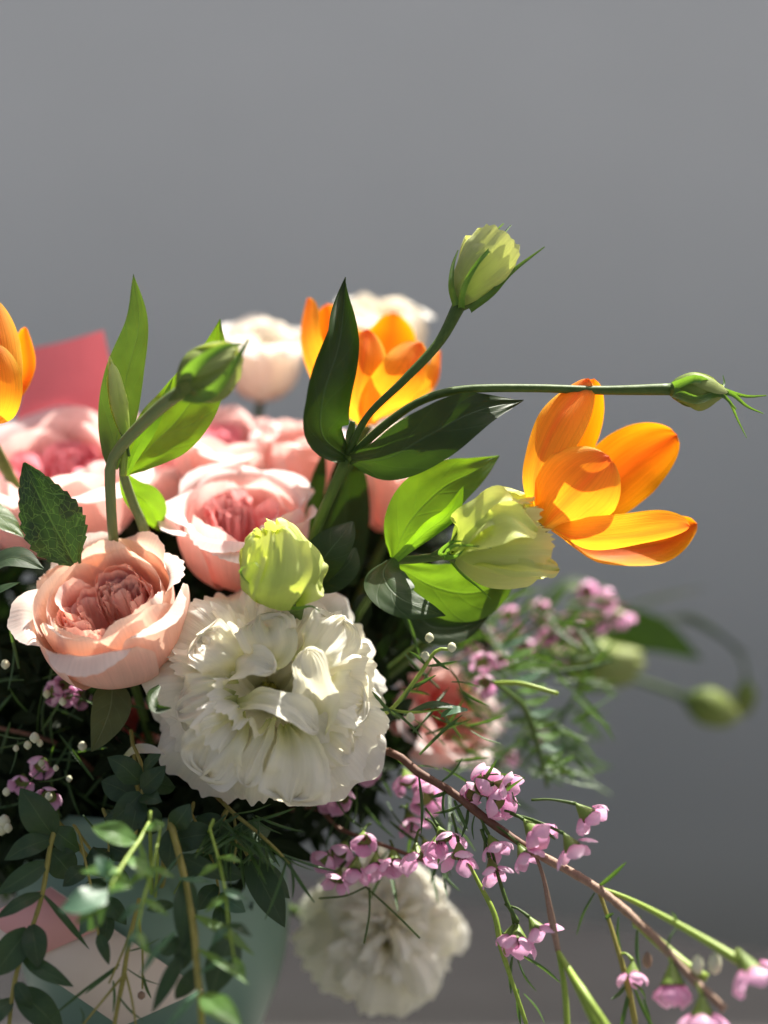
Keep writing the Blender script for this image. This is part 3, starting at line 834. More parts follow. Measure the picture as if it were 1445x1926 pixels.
# the left spray
t = Thing('lisianthus_spray', 'lisianthus stem bending over the peach rose with a nodding green bud and glowing leaves', 'flower stem', P(212, 1000, .8))
t.part('stem', gtube([HUB - Vector((.01, 0, .07)), HUB - Vector((.01, 0, 0)), P(230, 1180, 5), P(213, 1010, 1.2), P(208, 930, .2), P(208, 878, -.3), P(226, 842, -.8), P(270, 795, -1.6), P(312, 757, -2.4), P(348, 732, -3.0)], [S(10), S(10), S(10), S(9), S(10), S(13)]), M['stem_pale'])
stem(t, [(300, 1120, 5), (272, 1000, 2), (250, 945, 1.2), (232, 890, .4), (236, 868, .2)], [10, 10, 9, 8], 'stem_pale', name='branch')
leaf(t, [(214, 884, .2), (224, 800, .6), (238, 710, .4), (262, 610, .1), (251, 515, .2)], [10, 34, 44, 43, 36, 30, 18, .5], [Vector((-.3, -.95, .0)), Vector((-.3, -.95, .0)), Vector((-.5, -.8, .3))], M['lis_leaf_mid'], nu=15, nv=40, fold=.32, ruf=.07, rfreq=1.4)
leaf(t, [(236, 890, .5), (285, 838, .6), (345, 775, .9), (395, 690, 1.1), (414, 600, 1.2)], [8, 40, 62, 66, 56, 42, 20, .5], [Vector((-.3, -.95, .0)), Vector((-.2, -.95, .05))], M['lis_leaf'], nu=15, nv=40, fold=.12, ruf=.05)
leaf(t, [(230, 890, 1.2), (250, 922, 1.6), (280, 950, 2.2), (300, 1000, 2.8)], [6, 24, 34, 30, .5], Vector((-.1, -.95, .0)), M['lis_leaf'], nu=9)
leaf(t, [(238, 895, -.2), (255, 850, -.4), (290, 790, -.3), (325, 712, .2)], [6, 15, 15, 10, .5], Vector((.8, -.5, .2)), M['lis_leaf'], nu=9, fold=.2)
stem(t, [(232, 895, -.3), (235, 850, -.5), (237, 822, -.6)], [6, 7, 9], 'stem_lime', name='branch')
bud(t, (237, 828, -.6), (207, 676, -.6), 17, M['lime_petal'], seed=6, twist=.6)
cal, F = bud(t, (340, 738, -3.0), (450, 662, -4.0), 55, M['bud_green'], seed=7, twist=.7, openm=.1)
sepal(t, [(350, 742, -3.6), (385, 745, -4.6), (425, 710, -4.8), (468, 638, -4.4)], 16, cal)
sepal(t, [(345, 728, -3.6), (365, 690, -4.6), (415, 655, -4.7), (455, 648, -4.3)], 16, cal)

# the lime bud above the white flower
t = Thing('lisianthus_spray', 'half open lime green bud just above the big white flower, with a dark leaf', 'flower stem', P(560, 1150, .2))
t.part('stem', gtube([HUB + Vector((.01, 0, -.07)), HUB + Vector((.01, 0, 0)), P(560, 1330, 5), P(556, 1180, .8), P(552, 1128, -.5)], [S(9), S(9)]), M['stem'])
cal, F = bud(t, (556, 1138, -.6), (506, 1000, -1.6), 78, M['lime_petal'], openm=.35, seed=11, nu=28, nv=32, fringe=.035, ruf=.14, twist=1.3, npet=5, half=1.15, crumple=.13)
sepal(t, [(530, 1138, -1.2), (560, 1144, -1.8), (585, 1140, -2.0), (602, 1150, -1.8)], 5, cal)
sepal(t, [(520, 1132, -1.3), (470, 1100, -1.8), (452, 1075, -2.4), (478, 1058, -3.0), (488, 1066, -3.0)], 6, cal, face=Vector((0, -.4, .9)))
t.part('petal', gblade(pts([(560, 1120, -1.2), (580, 1100, -1.6), (598, 1070, -1.4), (598, 1045, -1.0)]), [S(14), S(24), S(18), S(14)], Vector((.5, -.8, .2)), nu=15, nv=18, cup=.6, ruf=.3, rfreq=3, cap=.8), M['lime_petal'], cal)
t.part('petal', gblade(pts([(555, 1128, -1.4), (575, 1115, -1.9), (592, 1108, -1.8), (608, 1105, -1.4)]), [S(16), S(22), S(22), S(12)], Vector((.2, -.9, .3)), nu=15, nv=18, cup=.4, ruf=.25, rfreq=3, cap=.85), M['lime_petal'], cal)
leaf(t, [(585, 1095, .8), (610, 1050, .6), (640, 1012, .9), (664, 981, 1.4)], [18, 34, 42, 36, 24, 3], [Vector((.1, -.85, .4)), Vector((-.1, -.75, .6))], M['lis_leaf_dk'], nu=11, fold=.15)
leaf(t, [(590, 1100, 1.2), (625, 1085, 1.2), (655, 1060, 1.4), (668, 1030, 1.8)], [18, 30, 30, 22, 3], Vector((.2, -.9, .3)), M['lis_leaf_dk'], nu=11)

# the right spray
t = Thing('lisianthus_spray', 'lisianthus stem with a crumpled pale green bud touching the right tulip, leaves around it', 'flower stem', P(740, 1060, 1.0))
t.part('stem', gtube([HUB + Vector((.02, 0, -.07)), HUB + Vector((.02, 0, 0)), P(600, 1280, 5), P(720, 1085, 1.6), P(740, 1055, 1.0), P(790, 1052, .5), P(850, 1042, 0)], [S(9), S(8)]), M['stem'])
cal, F = bud(t, (848, 1038, 0), (1034, 1010, -.2), 76, M['green_petal'], openm=.75, seed=15, nu=26, nv=32, fringe=.035, ruf=.12, twist=.5, npet=8, half=.95, crumple=.16,
             prof=[(.10, .0), (.5, .08), (.86, .28), (1.0, .5), (.98, .72), (.95, .9), (1.0, 1.0)])
for k, (a, b, c_, w) in enumerate((((870, 1000, -1.4), (930, 955, -1.6), (985, 950, -.9), 40), ((900, 1010, -1.8), (960, 985, -2.2), (1010, 1000, -1.6), 42), ((930, 1050, -1.2), (990, 1060, -1.5), (1052, 1072, -.9), 34), ((890, 990, -.4), (950, 945, -.3), (1010, 965, .2), 36))):
    t.part('petal', gblade(pts([(855, 1035, -.3), a, b, c_]), [S(12), S(w * .8), S(w), S(w * .9), S(w * .7)], Vector((-.1, -.8, .5)), nu=21, nv=26, cup=.5, ruf=.22, rfreq=2.5, cap=.8, wob=.12, seed=k), M['lime_petal' if k == 1 else 'green_petal'], cal)
sepal(t, [(838, 1044, -.4), (850, 1028, -1.4), (880, 1026, -2.2), (925, 1031, -2.3)], 5, cal)
sepal(t, [(836, 1048, -.4), (858, 1046, -1.3), (875, 1032, -1.9)], 6, cal)
sepal(t, [(835, 1046, -.2), (828, 1038, -.6), (850, 1020, -1.2), (882, 1018, -1.5)], 5, cal)
sepal(t, [(842, 1046, .1), (870, 1080, .2), (900, 1105, .1), (925, 1128, 0)], 4, cal)
leaf(t, [(742, 1050, .9), (768, 985, .8), (830, 920, .9), (893, 886, 1.1), (940, 857, 1.4)], [8, 36, 56, 60, 52, 38, 20, .5], [Vector((.0, -.95, .0)), Vector((0, -.9, .25))], M['lis_leaf'], nu=15, nv=40, fold=.12, ruf=.05)
leaf(t, [(745, 1052, .2), (800, 1002, -.4), (845, 965, -.8), (872, 914, -.8)], [7, 10, 20, 24, 20, .5], Vector((.4, -.8, .3)), M['lis_leaf'], nu=13, cup=[.3, 1.2, 1.5, 1.2])
leaf(t, [(738, 1050, .7), (722, 1082, -.3), (755, 1125, -1.4), (838, 1158, -1.3)], [12, 34, 46, 42, 28, .5], [Vector((-.3, -.75, .6)), Vector((-.1, -.8, .6)), Vector((.2, -.6, .75))], M['lis_leaf_dk'], nu=15, nv=40, ruf=.18, rfreq=1.2, cup=-.3)
leaf(t, [(745, 1065, 1.6), (820, 1105, 1.9), (895, 1115, 2.1), (975, 1085, 2.4)], [12, 36, 54, 56, 40, .5], [Vector((-.1, -.95, -.05)), Vector((0, -.95, .0))], M['lis_leaf'], nu=13, nv=30, fold=.12)
leaf(t, [(750, 1090, 2.6), (800, 1170, 2.6), (860, 1180, 2.6), (920, 1160, 2.8)], [10, 30, 40, 32, .5], Vector((0, -.9, .4)), M['lis_leaf_dk'], nu=13, nv=30, fold=.12)

# ------------------------------------------------------------------ tulips
TW = lambda w: [w * .30, w * .66, w * .93, w * 1.04, w * 1.10, w * 1.12, w * 1.10]
def tulip(label, base, petals, stemseq):
    t = Thing('tulip', label, 'tulip', P(*base), 'orange tulips in the bouquet')
    for k, (seq, w, face, cup, mat) in enumerate(petals):
        t.part('petal', gblade(pts(seq), [S(x, seq[1][2]) for x in TW(w)], face, nu=23, nv=34, cup=cup, cap=.56, ruf=.08, rfreq=1.6, seed=k * 1.3 + base[0], wob=.03), M[mat])
    t.part('stem', gtube([P(*base)] + pts(stemseq) + [HUB, HUB - Vector((0, 0, .07))], [S(13), S(11)]), M['stem'])
    return t
V_ = Vector
t = tulip('open orange tulip at the right with spread petals, clear of the bouquet', (1024, 988, .3), [
    ([(1022, 985, .3), (1048, 900, 1.4), (1086, 800, 1.5), (1118, 712, .8)], 44, V_((.1, -.9, -.2)), .8, 'tulip_back'),
    ([(1045, 985, .5), (1120, 930, 1.8), (1195, 866, 2.0), (1274, 818, 1.6)], 66, [V_((-.2, -.95, -.3)), V_((-.15, -.95, .1))], .45, 'tulip_back'),
    ([(1035, 992, .5), (1120, 1035, 1.5), (1230, 1030, 1.6), (1312, 985, 1.2)], 52, [V_((0, -.7, .7)), V_((-.3, -.8, .5))], .7, 'tulip_back'),
    ([(1020, 985, .1), (1006, 905, -.7), (1044, 800, -.9), (1108, 712, -.3)], 54, [V_((.6, .8, .1)), V_((.4, .9, -.1))], .95, 'tulip'),
    ([(1032, 990, .2), (1085, 1012, -.7), (1180, 1008, -.9), (1298, 990, -.5)], 45, [V_((.1, .75, .6)), V_((-.1, .75, .6))], .75, 'tulip'),
    ([(1022, 990, .0), (1055, 955, -1.0), (1096, 912, -1.5), (1146, 858, -1.5)], 80, [V_((.2, .95, .3)), V_((.1, .95, .1))], .65, 'tulip'),
], [(960, 1060, 2), (800, 1210, 5)])
tulip('cupped orange tulip in the middle behind the tall dark leaf', (690, 800, 4.6), [
    ([(690, 798, 5), (712, 720, 6.5), (735, 640, 6.6), (740, 588, 6.2)], 56, V_((0, -1, .2)), .6, 'tulip_back'),
    ([(690, 798, 5), (650, 720, 6.3), (625, 640, 6.2), (615, 572, 5.8)], 52, V_((.3, -1, .2)), .6, 'tulip_back'),
    ([(690, 798, 4.8), (612, 735, 4.2), (574, 650, 4.0), (580, 560, 4.4)], 46, V_((.8, .5, .2)), .7, 'tulip'),
    ([(690, 798, 4.8), (770, 755, 4.6), (820, 712, 4.5), (830, 660, 4.8)], 40, V_((-.7, .4, .4)), .7, 'tulip'),
    ([(690, 800, 4.2), (672, 745, 3.0), (682, 680, 2.8), (692, 620, 3.2)], 52, V_((0, 1, .2)), .7, 'tulip'),
    ([(690, 800, 4.2), (728, 752, 3.0), (768, 702, 2.8), (794, 645, 3.3)], 52, V_((-.4, .9, .2)), .7, 'tulip'),
], [(640, 900, 5), (590, 1010, 6)])
tulip('orange tulip cut off by the left edge above the pink roses', (-35, 800, 1), [
    ([(-35, 800, 1), (20, 760, 2.4), (56, 700, 2.6), (48, 615, 2.4)], 36, V_((-.7, -.7, .2)), .7, 'tulip_back'),
    ([(-35, 800, .6), (-90, 700, 1), (-70, 600, 1), (-60, 540, 1)], 50, V_((.7, -.6, .2)), .7, 'tulip_back'),
    ([(-35, 800, .6), (2, 735, -.3), (-2, 650, -.4), (-18, 560, .1)], 44, V_((-.3, .9, .2)), .8, 'tulip'),
    ([(-35, 800, .4), (-12, 765, -1.2), (-8, 710, -1.4), (-14, 645, -1.2)], 50, V_((-.2, .95, .2)), .7, 'tulip'),
], [(20, 900, 5), (120, 1100, 7)])
# broad shaded tulip leaf at the middle
tt = Thing('tulip_leaf', 'broad shaded tulip blade standing below the middle tulip', 'leaf', P(640, 1050, 5.5))
leaf(tt, [(640, 1100, 5.5), (648, 1000, 5.5), (655, 900, 5.2), (665, 800, 5.4)], [30, 45, 46, 30, .5], Vector((.2, -.9, .3)), M['lis_leaf_dk'], name='blade', fold=.2)
leaf(tt, [(575, 1010, 5), (590, 930, 5), (612, 840, 5)], [8, 18, 16, .5], Vector((.5, -.8, .2)), M['lis_leaf_dk'], name='blade', fold=.4)

# ------------------------------------------------------------------ waxflower
def unit_petal(openness, n=9):
    a = openness
    sp = [(.36, 0, .60), (.56 + .10 * a, 0, .84), (.60 + .22 * a, 0, 1.10), (.34 + .56 * a, 0, 1.36 - .04 * a)]
    return gblade([Vector(p) for p in sp], [.20, .40, .48, .46, .38], Vector((-1, 0, .35 + .5 * a)), nu=9, nv=12, cup=.65, cap=.36, ruf=.05)
WP = [unit_petal(o).mesh('petal', M['wax']) for o in (.0, .5, 1.0)]
_c = lathe([(.03, -.10), (.07, -.02), (.16, .15), (.30, .42), (.40, .62), (.44, .70), (.40, .66), (.2, .56), (.01, .54)], 14)
WC = _c.mesh('blossom', M['calyx'])
_s = Geo()
for i in range(10):
    a = i * .628
    q_ = lathe([(.004, -.05), (.045, 0), (.004, .05)], 5, (.30 * math.cos(a), .30 * math.sin(a), .74))
    _s.add(q_.v[0], q_.f[0])
    q_ = lathe([(.012, -.16), (.012, .0)], 4, (.30 * math.cos(a), .30 * math.sin(a), .74))
    _s.add(q_.v[0], q_.f[0])
q_ = lathe([(.02, .5), (.16, .58), (.08, .66), (.012, .7), (.012, .95)], 8)
_s.add(q_.v[0], q_.f[0])
WS = _s.mesh('stamens', M['wax_dark'])

def V3(dx, dy, dd):
    """direction from photo-plane components: right, down, away"""
    return Vector((dx, dd, -dy)).normalized()

def blossom(t, x, y, d, direc, size, op=1, stalk=None, stalkmat='stem', seed=0):
    """x, y is the middle of the flower; direc is where it faces; size is its width in pixels"""
    rs = random.Random(seed * 7919 + int(x) * 31 + int(y))
    sc = S(size, d) / (1.3, 1.75, 2.1)[op] * 1.26
    ax = V3(*direc)
    base = P(x, y, d) - ax * sc * .72
    F = frame(base, ax, rs.uniform(0, 6.28), sc)
    b = t.inst('blossom', WC, F)
    for i in range(5):
        R = Matrix.Rotation(i * 1.2566 + rs.uniform(-.18, .18), 4, 'Z') @ Matrix.Rotation(rs.uniform(-.14, .24), 4, 'Y') @ Matrix.Scale(rs.uniform(.9, 1.1), 4)
        t.inst('petal', WP[op], R, b)
    if op:
        t.inst('stamens', WS, Matrix.Identity(4), b)
    if stalk:
        p = P(*stalk)
        q0 = base - ax * sc * .05
        t.part('stalk', gtube([p, p * .5 + q0 * .5 - ax * S(6), q0], [S(2.6), S(2.4), S(4)], n=6, m=9), M[stalkmat])
    return b

_nd = gblade([Vector((0, 0, 0)), Vector((.02, 0, .5)), Vector((.0, 0, 1))], [.02, .032, .034, .03, .006], Vector((1, 0, 0)), nu=5, nv=9, cup=1.3)
ND = _nd.mesh('needle_leaf', M['needle'])
def needle(t, a, b, w=1.0, parent=None):
    p, q0 = P(*a), P(*b)
    v = q0 - p
    F = frame(p, v, random.uniform(0, 6.28), v.length)
    k = w * S(5.5) / (.034 * v.length)
    return t.inst('needle_leaf', ND, F @ Matrix.Diagonal((k, k, 1, 1)))

# the long front sprig
t = Thing('waxflower_sprig', 'long woody waxflower branch reaching to the lower right corner, pink blossoms under it', 'waxflower', P(720, 1410, 1.5))
ms = [(560, 1420, 5), (720, 1412, 1.2), (790, 1455, .5), (850, 1490, .2), (920, 1545, -.3), (1000, 1600, -.9), (1120, 1668, -2.0), (1220, 1752, -3.6), (1300, 1838, -5.0), (1362, 1898, -6.0)]
t.part('stem', gtube([HUB - Vector((0, 0, .05)), HUB] + pts(ms[:6]), [S(8), S(7.5), S(8)], n=10, m=60, wob=.12), M['stem_red'])
t.part('branch', gtube(pts(ms[5:]), [S(9), S(8), S(8), S(7), S(7)], n=10, m=40, wob=.12), M['stem_tan'])
stem(t, [(1005, 1603, -.9), (1022, 1650, -1.2), (1036, 1720, -1.8), (1050, 1790, -2.4)], [3, 4, 7, 5], 'stem_tan', 'branch', n=7)
stem(t, [(1125, 1672, -2), (1145, 1730, -2.2), (1165, 1795, -2.6), (1180, 1850, -2.8), (1195, 1926, -2.8)], [4, 4, 5, 6, 6], 'stem_euc', 'branch', n=7)
stem(t, [(1120, 1668, -2), (1180, 1690, -2.6), (1250, 1725, -3.8), (1330, 1770, -5.0), (1395, 1810, -5.8)], [4, 5, 6, 7, 9], 'stem_lime', 'branch', n=7)
stem(t, [(1050, 1790, -2.4), (1085, 1850, -3.5), (1110, 1900, -4.2), (1140, 1960, -4.8)], [5, 8, 10, 10], 'stem_lime', 'branch', n=7)
stem(t, [(1050, 1790, -2.4), (1062, 1860, -3), (1068, 1950, -3.4)], [4, 6, 6], 'stem_lime', 'branch', n=7)
stem(t, [(1055, 1800, -2.4), (1100, 1870, -4.2), (1150, 1945, -5)], [4, 8, 8], 'stem_lime', 'branch', n=7)
stem(t, [(880, 1620, -.3), (900, 1660, -.6), (930, 1720, -1), (945, 1790, -1.2), (990, 1926, -1.2)], [3, 5, 6, 4, 4], 'stem_lime', 'branch', n=7)
stem(t, [(1192, 1735, -3), (1230, 1765, -3.6), (1290, 1815, -4.6), (1330, 1840, -5)], [5, 10, 10, 8], 'stem_lime', 'branch', n=7)
stem(t, [(905, 1560, -.4), (925, 1600, -.6), (938, 1650, -.8), (955, 1700, -1), (975, 1735, -1.2)], [3, 3, 4, 4], 'stem', 'branch', n=6)
FB = [  # x, y, d, facing, size, open, stalk start
    (1108, 1537, -1.6, (.75, .75, -.3), 62, 1, (1000, 1505, -1)), (1078, 1597, -2.0, (.5, .85, -.35), 72, 2, (960, 1530, -.6)),
    (1008, 1569, -1.4, (.65, .75, -.5), 48, 0, (950, 1525, -.5)), (988, 1612, -1.2, (.45, .85, -.4), 52, 1, (925, 1550, -.4)),
    (932, 1595, -.8, (.45, .85, -.5), 52, 1, (900, 1530, -.2)), (928, 1640, -1.0, (.25, .95, -.4), 60, 2, (905, 1560, -.3)),
    (866, 1612, -.6, (.1, .9, -.6), 66, 2, (850, 1530, 0)), (836, 1580, -.2, (.4, .8, -.6), 66, 2, (800, 1520, .4)),
    (784, 1612, .4, (.05, .9, -.5), 64, 2, (790, 1560, .6)), (820, 1592, .3, (-.2, .9, -.5), 46, 1, (800, 1540, .5)),
    (912, 1478, -.2, (.4, -.4, -.7), 52, 0, (890, 1510, .1)), (955, 1478, -.4, (.8, .1, -.5), 52, 1, (900, 1500, 0)),
    (935, 1508, -.2, (.5, .3, -.8), 48, 0, (890, 1515, .1)), (890, 1495, .3, (-.3, -.1, -.9), 40, 0, (880, 1510, .2)),
    (975, 1772, -1.4, (0, .9, -.5), 62, 1, (955, 1700, -1)), (1012, 1752, -1.6, (.5, .8, -.4), 66, 2, (960, 1705, -1)),
    (960, 1762, -1.1, (-.3, .9, -.2), 46, 1, (950, 1700, -1)),
    (1190, 1835, -3.0, (-.05, .95, -.3), 50, 1, (1166, 1795, -2.6)), (1266, 1855, -4.8, (0, .95, -.3), 58, 0, (1250, 1790, -4)),
    (1412, 1830, -6.4, (.4, .85, -.3), 78, 1, (1385, 1800, -5.8)), (1322, 1915, -5.8, (0, .95, -.3), 78, 1, (1300, 1840, -5)),
]
for k, (x, y, d, di, s, op, st) in enumerate(FB):
    blossom(t, x, y, d, di, s, op, st, 'stem' if k < 17 else 'stem_lime', k)
g = Geo()
for (x, y, d, R_) in ((1218, 1812, -3.6, 9), (1345, 1820, -5.2, 12), (1312, 1822, -5, 11)):
    c = P(x, y, d)
    t.part('bud', Geo().add(lathe([(.0003, -S(R_)), (S(R_ * .8), -S(R_ * .5)), (S(R_), S(R_ * .4)), (S(R_ * .8), S(R_ * 1.4)), (.0003, S(R_ * 2.2))], 12, c).v[0], gridfaces(5, 12, True)), M['wax_white' if R_ > 10 else 'stem_tan'])
for a, b in [((890, 1495, 0), (935, 1428, -.8)), ((915, 1525, -.3), (988, 1462, -1.2)), ((905, 1460, 0), (985, 1462, -.6)), ((787, 1460, .4), (792, 1570, .2)), ((838, 1485, .2), (838, 1540, -.4)),
             ((855, 1505, .1), (880, 1560, -.6)), ((880, 1520, 0), (868, 1575, -.5)), ((895, 1530, 0), (892, 1580, -.5)), ((905, 1540, -.2), (908, 1620, -.7)), ((870, 1512, 0), (815, 1530, -.3)),
             ((840, 1490, .2), (810, 1500, 0)), ((965, 1490, -.4), (980, 1515, -.8)), ((960, 1530, -.5), (1040, 1555, -1.4)), ((1000, 1540, -.8), (1045, 1580, -1.3)),
             ((1125, 1668, -2), (1178, 1622, -2.6)), ((1120, 1680, -2), (1085, 1760, -2.2)), ((1140, 1730, -2.2), (1155, 1718, -2.4)), ((1165, 1725, -2.4), (1170, 1790, -2.8)), ((1190, 1745, -2.8), (1205, 1722, -3)),
             ((985, 1800, -1.2), (1055, 1850, -1.8)), ((975, 1805, -1.2), (1010, 1865, -1.6)), ((965, 1800, -1.2), (962, 1870, -1.2)), ((985, 1870, -1.2), (1025, 1926, -1.6)), ((975, 1860, -1.2), (980, 1930, -1.2)),
             ((930, 1720, -1), (950, 1760, -1)), ((1190, 1850, -2.8), (1215, 1880, -3.2)), ((1180, 1850, -2.8), (1150, 1880, -3)), ((1185, 1860, -2.8), (1165, 1950, -3)), ((1195, 1860, -2.8), (1240, 1950, -3.4)), ((1200, 1750, -3), (1205, 1830, -3.4)),
             ((1270, 1740, -4), (1262, 1715, -4.2)), ((1275, 1745, -4), (1255, 1790, -4.4)), ((1210, 1880, -2.8), (1225, 1960, -3.2)), ((760, 1440, .8), (700, 1390, 1.2)), ((830, 1470, .3), (870, 1425, .2))]:
    needle(t, a, b)

# the shaded sprig behind it, above the low white flower
t = Thing('waxflower_sprig', 'shaded waxflower cluster lying on top of the low white lisianthus', 'waxflower', P(640, 1560, 3.5))
t.part('stem', gtube([HUB - Vector((0, 0, .04)), HUB, P(560, 1520, 4), P(640, 1560, 3), P(720, 1590, 2.2), P(800, 1620, 2)], [S(6), S(4)]), M['stem_red'])
for k, (x, y, d, di, s, op) in enumerate([(640, 1500, 2.6, (-.3, .5, -.8), 54, 1), (618, 1505, 3, (-.5, .4, -.8), 46, 1), (690, 1445, 3.4, (0, .3, -.9), 48, 1), (768, 1470, 3.2, (.2, .6, -.7), 54, 1), (772, 1545, 2.8, (.2, .7, -.6), 56, 2),
                                          (684, 1582, 1.8, (0, .5, -.8), 48, 1), (632, 1655, 1.9, (-.3, .7, -.6), 60, 2), (668, 1640, 2.0, (-.1, .8, -.5), 56, 1), (708, 1628, 1.9, (0, .8, -.5), 58, 2), (742, 1622, 1.9, (.1, .8, -.5), 54, 1),
                                          (612, 1618, 2.2, (-.5, .5, -.7), 40, 0), (644, 1605, 2.4, (-.2, .6, -.7), 42, 0), (805, 1600, 2.2, (.3, .7, -.6), 50, 1), (800, 1500, 3, (.3, .4, -.8), 46, 0)]):
    blossom(t, x, y, d, di, s, op, (x * .6 + 720 * .4, y * .8 + 1520 * .2 - 20, d + .5), 'stem', k + 40)
for k in range(34):
    x, y = random.uniform(590, 860), random.uniform(1440, 1640)
    a = random.uniform(-.6, 1.2)
    l = random.uniform(50, 95)
    needle(t, (x, y, random.uniform(2.4, 4.5)), (x + l * math.cos(a + 1.2), y + l * math.sin(a + 1.2), random.uniform(1.8, 4)), .9)
stem(t, [(690, 1670, 1.8), (745, 1720, 1.2), (790, 1765, 1)], [2, 2, 2], 'stem', 'twig', n=5)
stem(t, [(695, 1670, 1.8), (695, 1720, 1.4), (685, 1775, 1.2)], [2, 2, 2], 'stem', 'twig', n=5)
stem(t, [(600, 1690, 1.8), (650, 1685, 1.6), (690, 1668, 1.8)], [2, 2, 2], 'stem', 'twig', n=5)

# soft sprig at the right, behind the pale bud
t = Thing('waxflower_sprig', 'blurred waxflower sprig at the right below the orange tulip', 'waxflower', P(880, 1230, 6))
t.part('stem', gtube([HUB - Vector((0, 0, .04)), HUB, P(700, 1330, 7), P(880, 1230, 9), P(1000, 1180, 11.5), P(1120, 1140, 13), P(1180, 1140, 13.5)], [S(6), S(4)]), M['stem_red'])
for k, (x, y, d, di, s, op) in enumerate([(918, 1190, 11, (-.3, .4, -.8), 54, 1), (900, 1215, 11, (-.4, .6, -.7), 46, 0), (958, 1160, 11.5, (.2, .2, -.9), 50, 1), (1015, 1148, 12, (.4, .4, -.8), 54, 1), (1102, 1112, 13, (.3, .1, -.9), 62, 1), (1105, 1140, 13, (.2, .7, -.6), 46, 0),
                                          (1168, 1162, 13, (.4, .8, -.4), 52, 1), (1080, 1192, 12, (.5, .4, -.7), 48, 1), (1052, 1232, 12, (.4, .7, -.6), 54, 1), (912, 1286, 6, (-.1, .5, -.8), 52, 1), (908, 1252, 6.5, (.3, -.3, -.8), 44, 0), (960, 1425, 10, (.2, .7, -.7), 44, 1), (1018, 1385, 11, (.3, .6, -.7), 30, 0), (700, 1400, 5.5, (.3, .6, -.7), 40, 1), (1130, 1178, 13, (.3, .6, -.7), 46, 1), (1140, 1135, 13, (.5, -.2, -.8), 44, 0), (985, 1215, 10, (.1, .7, -.7), 50, 1), (1030, 1190, 11, (.3, .5, -.7), 46, 0), (940, 1240, 9, (0, .6, -.7), 46, 1)]):
    blossom(t, x, y, d, di, s * .78, op, (x - 35, y - 5, d + .6), 'stem_lime', k + 70)
for k in range(170):
    x, y = random.uniform(830, 1090), random.uniform(1130, 1480)
    a = random.uniform(-.9, .9)
    l = random.uniform(50, 110)
    d = random.uniform(6, 13)
    needle(t, (x, y, d), (x + l * math.cos(a), y + l * math.sin(a) * 1.2, d - random.uniform(-.6, 1.2)), 1.3)
stem(t, [(930, 1285, 3), (980, 1286, 2.5), (1050, 1305, 2)], [4, 5, 4], 'stem_lime', 'twig', n=6)
stem(t, [(925, 1280, 4), (985, 1330, 5), (1010, 1400, 6), (1030, 1480, 7)], [4, 6, 4], 'stem', 'twig', n=6)
for k in range(12):
    leaf(t, [(940 + k * 8, 1220 + 20 * k, 6), (965 + k * 9, 1210 + 22 * k, 5.8), (1000 + k * 7, 1195 + 23 * k, 5.8)], [3, 11, 2], Vector((0, -.7, .7)), M['euc_young_lit' if k % 3 else 'euc_blue'])
# short sprig with pale buds in front of the salmon rose
t = Thing('waxflower_sprig', 'short sprig of pale green buds and dark leaves in front of the salmon rose', 'waxflower', P(730, 1335, .5))
stem(t, [(700, 1345, 2), (735, 1335, .5), (785, 1275, .2), (820, 1225, .2), (850, 1222, .3)], [5, 4, 4, 3], 'stem_lime')
stem(t, [(730, 1335, .6), (780, 1340, .4), (850, 1330, .4)], [3, 3, 2], 'stem_lime', 'twig', n=6)
leaf(t, [(760, 1345, .6), (815, 1325, .4), (878, 1335, .4)], [4, 12, 1], Vector((.2, -.5, .8)), M['euc'])
leaf(t, [(830, 1345, .4), (855, 1335, .2), (880, 1335, .2)], [8, 14, 3], Vector((.2, -.5, .8)), M['euc_blue'])
for (x, y) in ((808, 1200), (850, 1218), (800, 1235), (772, 1350)):
    c = P(x, y, .2)
    t.part('bud', Geo().add(lathe([(.0003, -S(9)), (S(7), -S(5)), (S(9), 0), (S(6), S(7)), (.0003, S(10))], 10, c).v[0], gridfaces(5, 10, True)), M['wax_white'])
for a, b in [((735, 1335, .4), (675, 1340, -.4)), ((735, 1335, .4), (795, 1390, .2)), ((740, 1330, .4), (775, 1290, 0)), ((760, 1300, .4), (820, 1270, .2)), ((790, 1420, .5), (870, 1345, .2)), ((735, 1340, .4), (700, 1300, 0)), ((800, 1250, .2), (770, 1225, 0)), ((815, 1235, .2), (845, 1260, 0))]:
    needle(t, a, b, .9)

for k in range(22):
    x, y = random.uniform(745, 890), random.uniform(1230, 1450)
    a = random.uniform(-2.6, 1.2)
    l = random.uniform(45, 95)
    needle(t, (x, y, random.uniform(.5, 3.5)), (x + l * math.cos(a), y + l * math.sin(a), random.uniform(0, 3)), .8)
# dark cluster under the peach rose
t = Thing('waxflower_sprig', 'waxflower sprig with tiny white buds in the shade under the peach rose', 'waxflower', P(110, 1400, 3))
t.part('stem', gtube([HUB - Vector((0, 0, .04)), HUB, P(200, 1480, 5), P(110, 1400, 3), P(-20, 1365, 3)], [S(6), S(4)]), M['stem_red'])
for k, (x, y, d, di, s, op) in enumerate([(118, 1288, 2.5, (.1, -.2, -.9), 40, 1), (105, 1302, 2.5, (-.3, .1, -.9), 34, 0), (128, 1306, 2.5, (.3, .3, -.9), 34, 1), (92, 1500, 1.5, (0, .5, -.8), 46, 1), (78, 1440, 2, (-.1, .3, -.9), 36, 0), (40, 1470, 2, (0, .4, -.9), 40, 1), (150, 1310, 3, (.4, .2, -.8), 40, 1)]):
    blossom(t, x, y, d, di, s, op, (x + 20, y + 40, d + 1), 'stem', k + 90)
